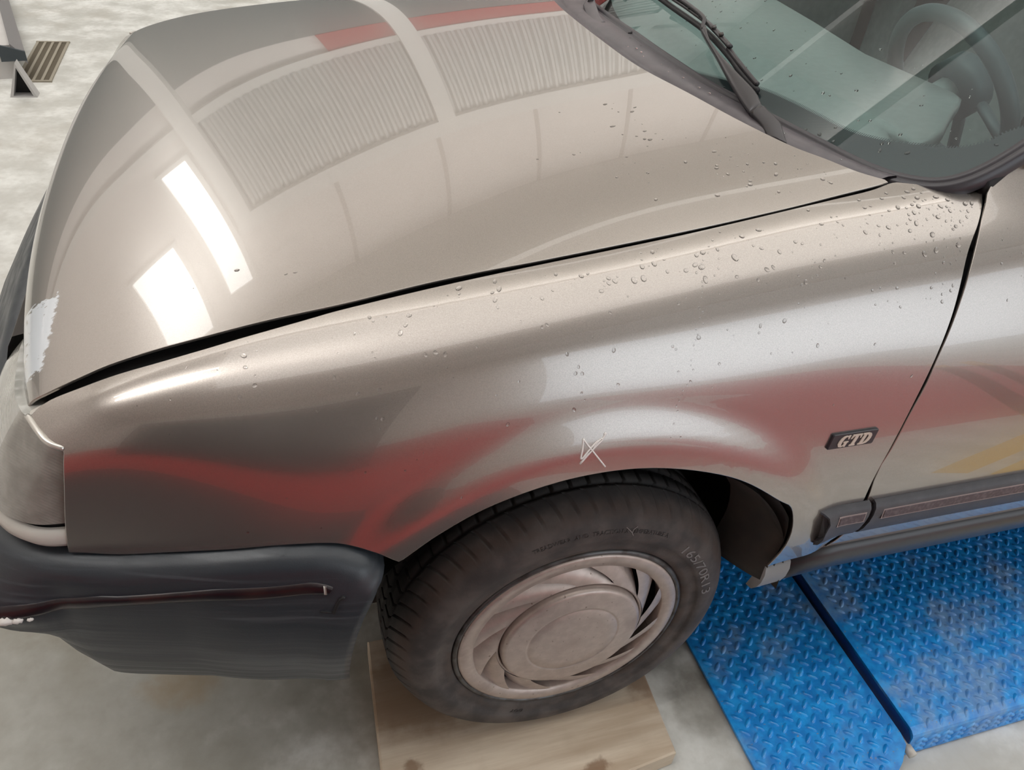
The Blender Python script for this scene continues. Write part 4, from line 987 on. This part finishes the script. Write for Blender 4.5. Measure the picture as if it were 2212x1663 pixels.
fr_ = [(.16, .040), (.06, .0395), (-.0098, .0368), (-.0644, .0355), (-.1423, .0316), (-.1909, .0265), (-.238, .0205)]
MB().tube(catmull([tuple(Screen(.020)(y, t)[0]) for y, t in fr_], 5), .0052, 8, True, .7).build('blade_frame', WIPER, wiper, True)
MB().tube(catmull([tuple(Screen(.013)(y, t)[0]) for y, t in ((-.228, .0215), (-.26, .0160), (-.2901, .0112), (-.3284, .0050), (-.340, .0035))], 5), .0040, 8).build('blade_end', WIPER, wiper, True)
MB().tube(catmull([tuple(Screen(.007)(y, t)[0]) for y, t in ((.30, .036), (.16, .0365), (-.0098, .0335), (-.1423, .0285), (-.238, .0175), (-.2901, .0085), (-.345, .0005))], 5), .0050, 6).build('blade_rubber', RUBBER, wiper, True)
for y, t in ((-.078, .0352), (-.122, .0330), (-.176, .0282), (-.205, .0250)): MB().tube([tuple(Screen(.024)(y, t)[0]), tuple(Screen(.0275)(y, t)[0])], .0042, 8).build('blade_rivet', CHROME if False else RIM, wiper, True)
c = Screen(.026)(-.3995, -.0240)[0]; MB().tube([tuple(Screen(.028)(y, t)[0]) for y, t in ((-.4045, -.0290), (-.4012, -.0190))], .0045, 8).build('hinge_cap', RIM, wiper, True)
wiper2 = bpy.data.objects.new('wiper', None); COL.objects.link(wiper2); wiper2.parent = car
ribbon('arm_base', [(.065, -.040), (.095, -.036), (.15, -.030), (.20, -.026)], [(.070, -.022), (.11, -.0205), (.16, -.016), (.215, -.0115)], .020, .026, COWL, wiper2, .022)
MB().tube(catmull([tuple(Screen(.026)(y, t)[0]) for y, t in ((.19, -.018), (.30, .012), (.42, .035), (.55, .05))], 5), .006, 8).build('arm', WIPER, wiper2, True)
MB().tube(catmull([tuple(Screen(.012)(y, t)[0]) for y, t in ((.20, .018), (.40, .030), (.62, .04))], 5), .005, 6).build('blade_rubber', RUBBER, wiper2, True)
# ---- cabin
dash_pl = [(.44, -.585, .925), (.50, -.555, .930), (.585, -.520, .945), (.690, -.425, .953), (.762, -.372, .955), (.775, -.345, .955), (.758, -.11, .955), (.80, .12, .955), (.83, .33, .952), (.82, .56, .945), (.50, .57, .93)]
top = catmull([(x, y, z) for x, y, z in dash_pl[3:10]], 5)
def dz_(p): return p
P = []
for f_ in np.linspace(0, 1, 41):
    y = -.56+1.12*f_
    xr = float(np.interp(y, [-.56, -.52, -.425, -.372, -.345, -.11, .12, .33, .56], [.50, .585, .690, .758, .775, .758, .80, .83, .82]))
    xf = .40+.40*y*y; crease = float(np.interp(y, [-.56, -.46, -.39, -.214, .0865, .56], [.52, .53, .526, .509, .515, .55])); crease = min(crease, xr-.02)
    P.append([(xf-.02, y, .905), (xf+.03, y, .925), (crease-.006, y, .938), (crease, y, .9455), (crease+.008, y, .9465), (.5*crease+.5*xr, y, .949), (xr-.012, y, .951), (xr-.003, y, .948), (xr, y, .938), (xr-.02, y, .86), (xr-.05, y, .70), (xr-.05, y, .45)])
V, F = grid(P); dash = link('dashboard', V, F, DASH, car, True)
V, F = grid([P[0], [(x-.01, y-.005, z-.08) for x, y, z in P[0]]]); link('dashboard_end', V, F, DASH, dash, False)
sw = bpy.data.objects.new('steering_wheel', None); COL.objects.link(sw); sw.parent = car
ti = math.radians(30); cN = Vector((math.cos(ti), 0, math.sin(ti))); ex_ = Vector((0, 1, 0)); ey_ = cN.cross(ex_)
c_ = Vector((.82, -.275, .93))
P = []
for a in np.linspace(0, 2*math.pi, 64, endpoint=False):
    d = math.cos(a)*ex_+math.sin(a)*ey_; P.append([tuple(c_+d*(.148+.0145*math.cos(b))+cN*(.0145*math.sin(b))) for b in np.linspace(0, 2*math.pi, 14, endpoint=False)])
V, F = grid(P, True, True); link('rim', V, F, WHEELRIM, sw, True)
mb = MB()
for a in (200, 340, 270):
    d = math.cos(math.radians(a))*ex_+math.sin(math.radians(a))*ey_; s1 = -1 if ey_.z > 0 else 1
    mb.tube([tuple(c_-cN*-.03+d*.03), tuple(c_+d*.09+cN*.015), tuple(c_+d*.145)], .013, 8, True, .6)
mb.build('spokes', WHEELRIM, sw, True); sw.children[-1]['kind'] = 'stuff'
MB().tube([tuple(c_+cN*.045), tuple(c_+cN*.0)], .055, 20).build('centre_pad', WHEELRIM, sw, True)
MB().tube([tuple(c_+cN*.03), tuple(c_+Vector((-.10, 0, -.06)))], .03, 12).build('column', CABIN, sw, True)
for y in (-.36, .36):
    st = bpy.data.objects.new('front_seat', None); COL.objects.link(st); st.parent = car
    q = []
    for t in np.linspace(0, 1, 10): q.append([(1.50+.20*t+.02*math.sin(t*3), y+.235*math.sin(a)*(1-.12*t), .62+.52*t+.0) if False else (1.46+.22*t+.07*math.cos(a), y+.235*math.sin(a)*(1-.18*t*t), .56+.58*t) for a in np.linspace(0, 2*math.pi, 16, endpoint=False)])
    V, F = grid(q, False, True); F = list(F)+[tuple(range(144, 160))]; link('backrest', V, F, CABIN, st, True)
    MB().box((1.02, y-.24, .48), (1.50, y+.24, .62), .04).build('cushion', CABIN, st, True)
    MB().box((1.68, y-.13, 1.14), (1.76, y+.13, 1.27), .03).build('headrest', CABIN, st, True)
MB().box((2.2, -.62, .5), (2.5, .62, 1.02), .04).build('rear_seat', CABIN, car, True)
MB().box((1.0, -.12, .34), (1.5, .12, .55), .03).build('centre_console', CABIN, car, True)
MB().box((1.40, -.66, .34), (1.45, -.56, 1.33)).build('door_pillar', CABIN, car); MB().box((1.40, .56, .34), (1.45, .66, 1.33)).build('door_pillar', CABIN, car)

# ---- water beads left on the panels
def inside_wing(x, v):
    gapv = np.interp(x, [q[0] for q in F_GAP], [q[1] for q in F_GAP])
    if v < gapv+.12 or x < -.60: return False
    dx = np.interp(v, [1.2, 1.76, 2.08, 2.37, 2.94, 3.9, 4.8, 5.5, 5.9], [.47, .535, .522, .507, .474, .447, .428, .412, .407])
    P = SIDE(x, v)[0]
    return x < dx-.006 and math.hypot(P[0]+.016, P[2]-.296) > .375 and v < 5.3
def size(a=.0008, b=.0030, k=2.2): return a+(b-a)*rng.random()**k
L = []
def put(n, cx, cv, sx, sv, a=.0009, b=.0034, k=2.2):
    c = 0
    while c < n:
        x, v = rng.gauss(cx, sx), rng.gauss(cv, sv); c += 1
        if inside_wing(x, v):
            r = size(a, b, k)
            if all((x-q[0])**2+((v-q[1])*.07)**2 > (r+q[2])**2*1.3 for q in L): L.append((x, v, r, rng.uniform(1, 1.3)))
put(150, .475, 2.0, .045, .45, .001, .0042, 2.0); put(150, .455, 2.9, .035, .7, .0008, .0026, 2.4); put(70, .36, 1.9, .06, .4, .0009, .0036)
put(75, .09, 1.85, .08, .30, .001, .0046, 1.8); put(60, .22, 2.6, .10, .6, .0008, .003); put(45, -.14, 1.75, .12, .25, .001, .0040)
put(60, .26, 3.4, .09, .6, .0007, .0026); put(90, -.05, 3.2, .22, .8, .0007, .0026); put(70, -.36, 2.3, .13, .8, .0008, .0030); put(60, -.25, 4.6, .10, .5, .0006, .0018)
for i in range(34):          # a run of tiny beads trailing down the wing
    t = i/33; v = 2.0+2.9*t; x = .108-.05*t+rng.gauss(0, .002)
    if inside_wing(x, v): L.append((x, v, rng.uniform(.0009, .0018), 1.3))
drops('water_beads', SIDE, -1, L, 'clear water beads scattered over the beige wing, thickest beside the windscreen corner')
L = []
for n_, cx, cy_, sx, sy in ((30, .14, -.47, .06, .045), (36, .28, -.545, .055, .035), (16, .33, -.58, .04, .02), (7, -.40, -.62, .07, .03), (8, .2, -.36, .05, .03)):
    for _ in range(n_):
        x, y = rng.gauss(cx, sx), rng.gauss(cy_, sy); u = np.interp(x, [-.6, -.42, -.225, -.03, .15, .39], [.11, .34, .52, .70, .85, 1.0]); v = y/np.interp(u, [0, .34, .7, 1], [.686, .671, .644, .62])
        if abs(v) < .975 and u < .955+.03*abs(v): L.append((u, v, size(.001, .0036), rng.uniform(1, 1.5)))
drops('water_beads', HOOD, 1, L, 'clear water beads on the rear near corner of the beige bonnet', .36)
L = [(-.346, .03), (-.4112, .0286), (-.4224, .0288), (-.4409, .0431), (-.4963, -.0064), (-.4532, -.0081), (-.4733, -.0063), (-.478, .0054), (-.5491, .0037), (-.5417, .0099), (-.5463, .0131), (-.4994, .0238), (-.5448, .0237), (-.6333, .048), (-.5748, .0118), (-.2485, -.0107), (-.2883, -.0087), (-.2979, .0523), (-.1781, .0506)]
L = [(a, b, rng.uniform(.0016, .0032), rng.uniform(1, 1.4)) for a, b in L]+[(rng.uniform(-.6, -.05), rng.uniform(.004, .09), size(.0009, .0022), 1.2) for _ in range(40)]
drops('water_beads', WS, WSG, L, 'clear water beads on the windscreen glass')
L = [(.452, 1.9), (.54, 2.1)]
L = [(rng.uniform(.53, .64), rng.uniform(1.9, 3.9), size(.0008, .003), 1.2) for _ in range(26)]
drops('water_beads', DOOR, -1, L, 'clear water beads on the front door beside the wing joint')
# beads hanging on the bumper's top edge and on the scuttle
mb = MB()
def bead(c, rx, rz, ry): mb.add([(c[0]+rx*p[0], c[1]+ry*(-abs(p[2])), c[2]+rz*p[1]) for p in DROP_V], DROP_F[:-1])
def on_bumper(x, dz):
    k_ = min([q for q in idx if B_PATH[q][1] < 0], key=lambda q: abs(B_PATH[q][0]-x)); return bump_pt(k_, float(np.interp(-dz, [0, .006, .010, .018, .027, .036], [-.001, .001, .006, .0095, .0118, .0135])), dz, 0)
for x, dz, rx, rz in ((-.393, -.014, .0072, .0105), (-.364, -.008, .0035, .0035), (-.526, -.014, .004, .0045), (-.329, -.012, .009, .007), (-.452, -.010, .012, .004)): bead(on_bumper(x, dz), rx, rz, .0035)
tag(mb.build('water_beads', WATER, None, True), 'water drops hanging from the top edge of the charcoal bumper', 'water', None, 'stuff')
mb = MB()
for a, b in zip(hp_, gp):
    if a[1] < .0 and a[1] > -.56 and rng.random() < .8:
        for _ in range(rng.choice((1, 1, 2))):
            f_ = rng.uniform(.4, .9); c = a+(b-a)*f_+np.array([rng.uniform(-.004, .004), rng.uniform(-.01, .01), .0005]); r = size(.0009, .0034); mb.add([tuple(c+r*np.array([p[0], p[1]*1.2, p[2]*.5])) for p in DROP_V], DROP_F)
tag(mb.build('water_beads', WATER, None, True), 'water drops on the grey scuttle panel below the windscreen', 'water', None, 'stuff')
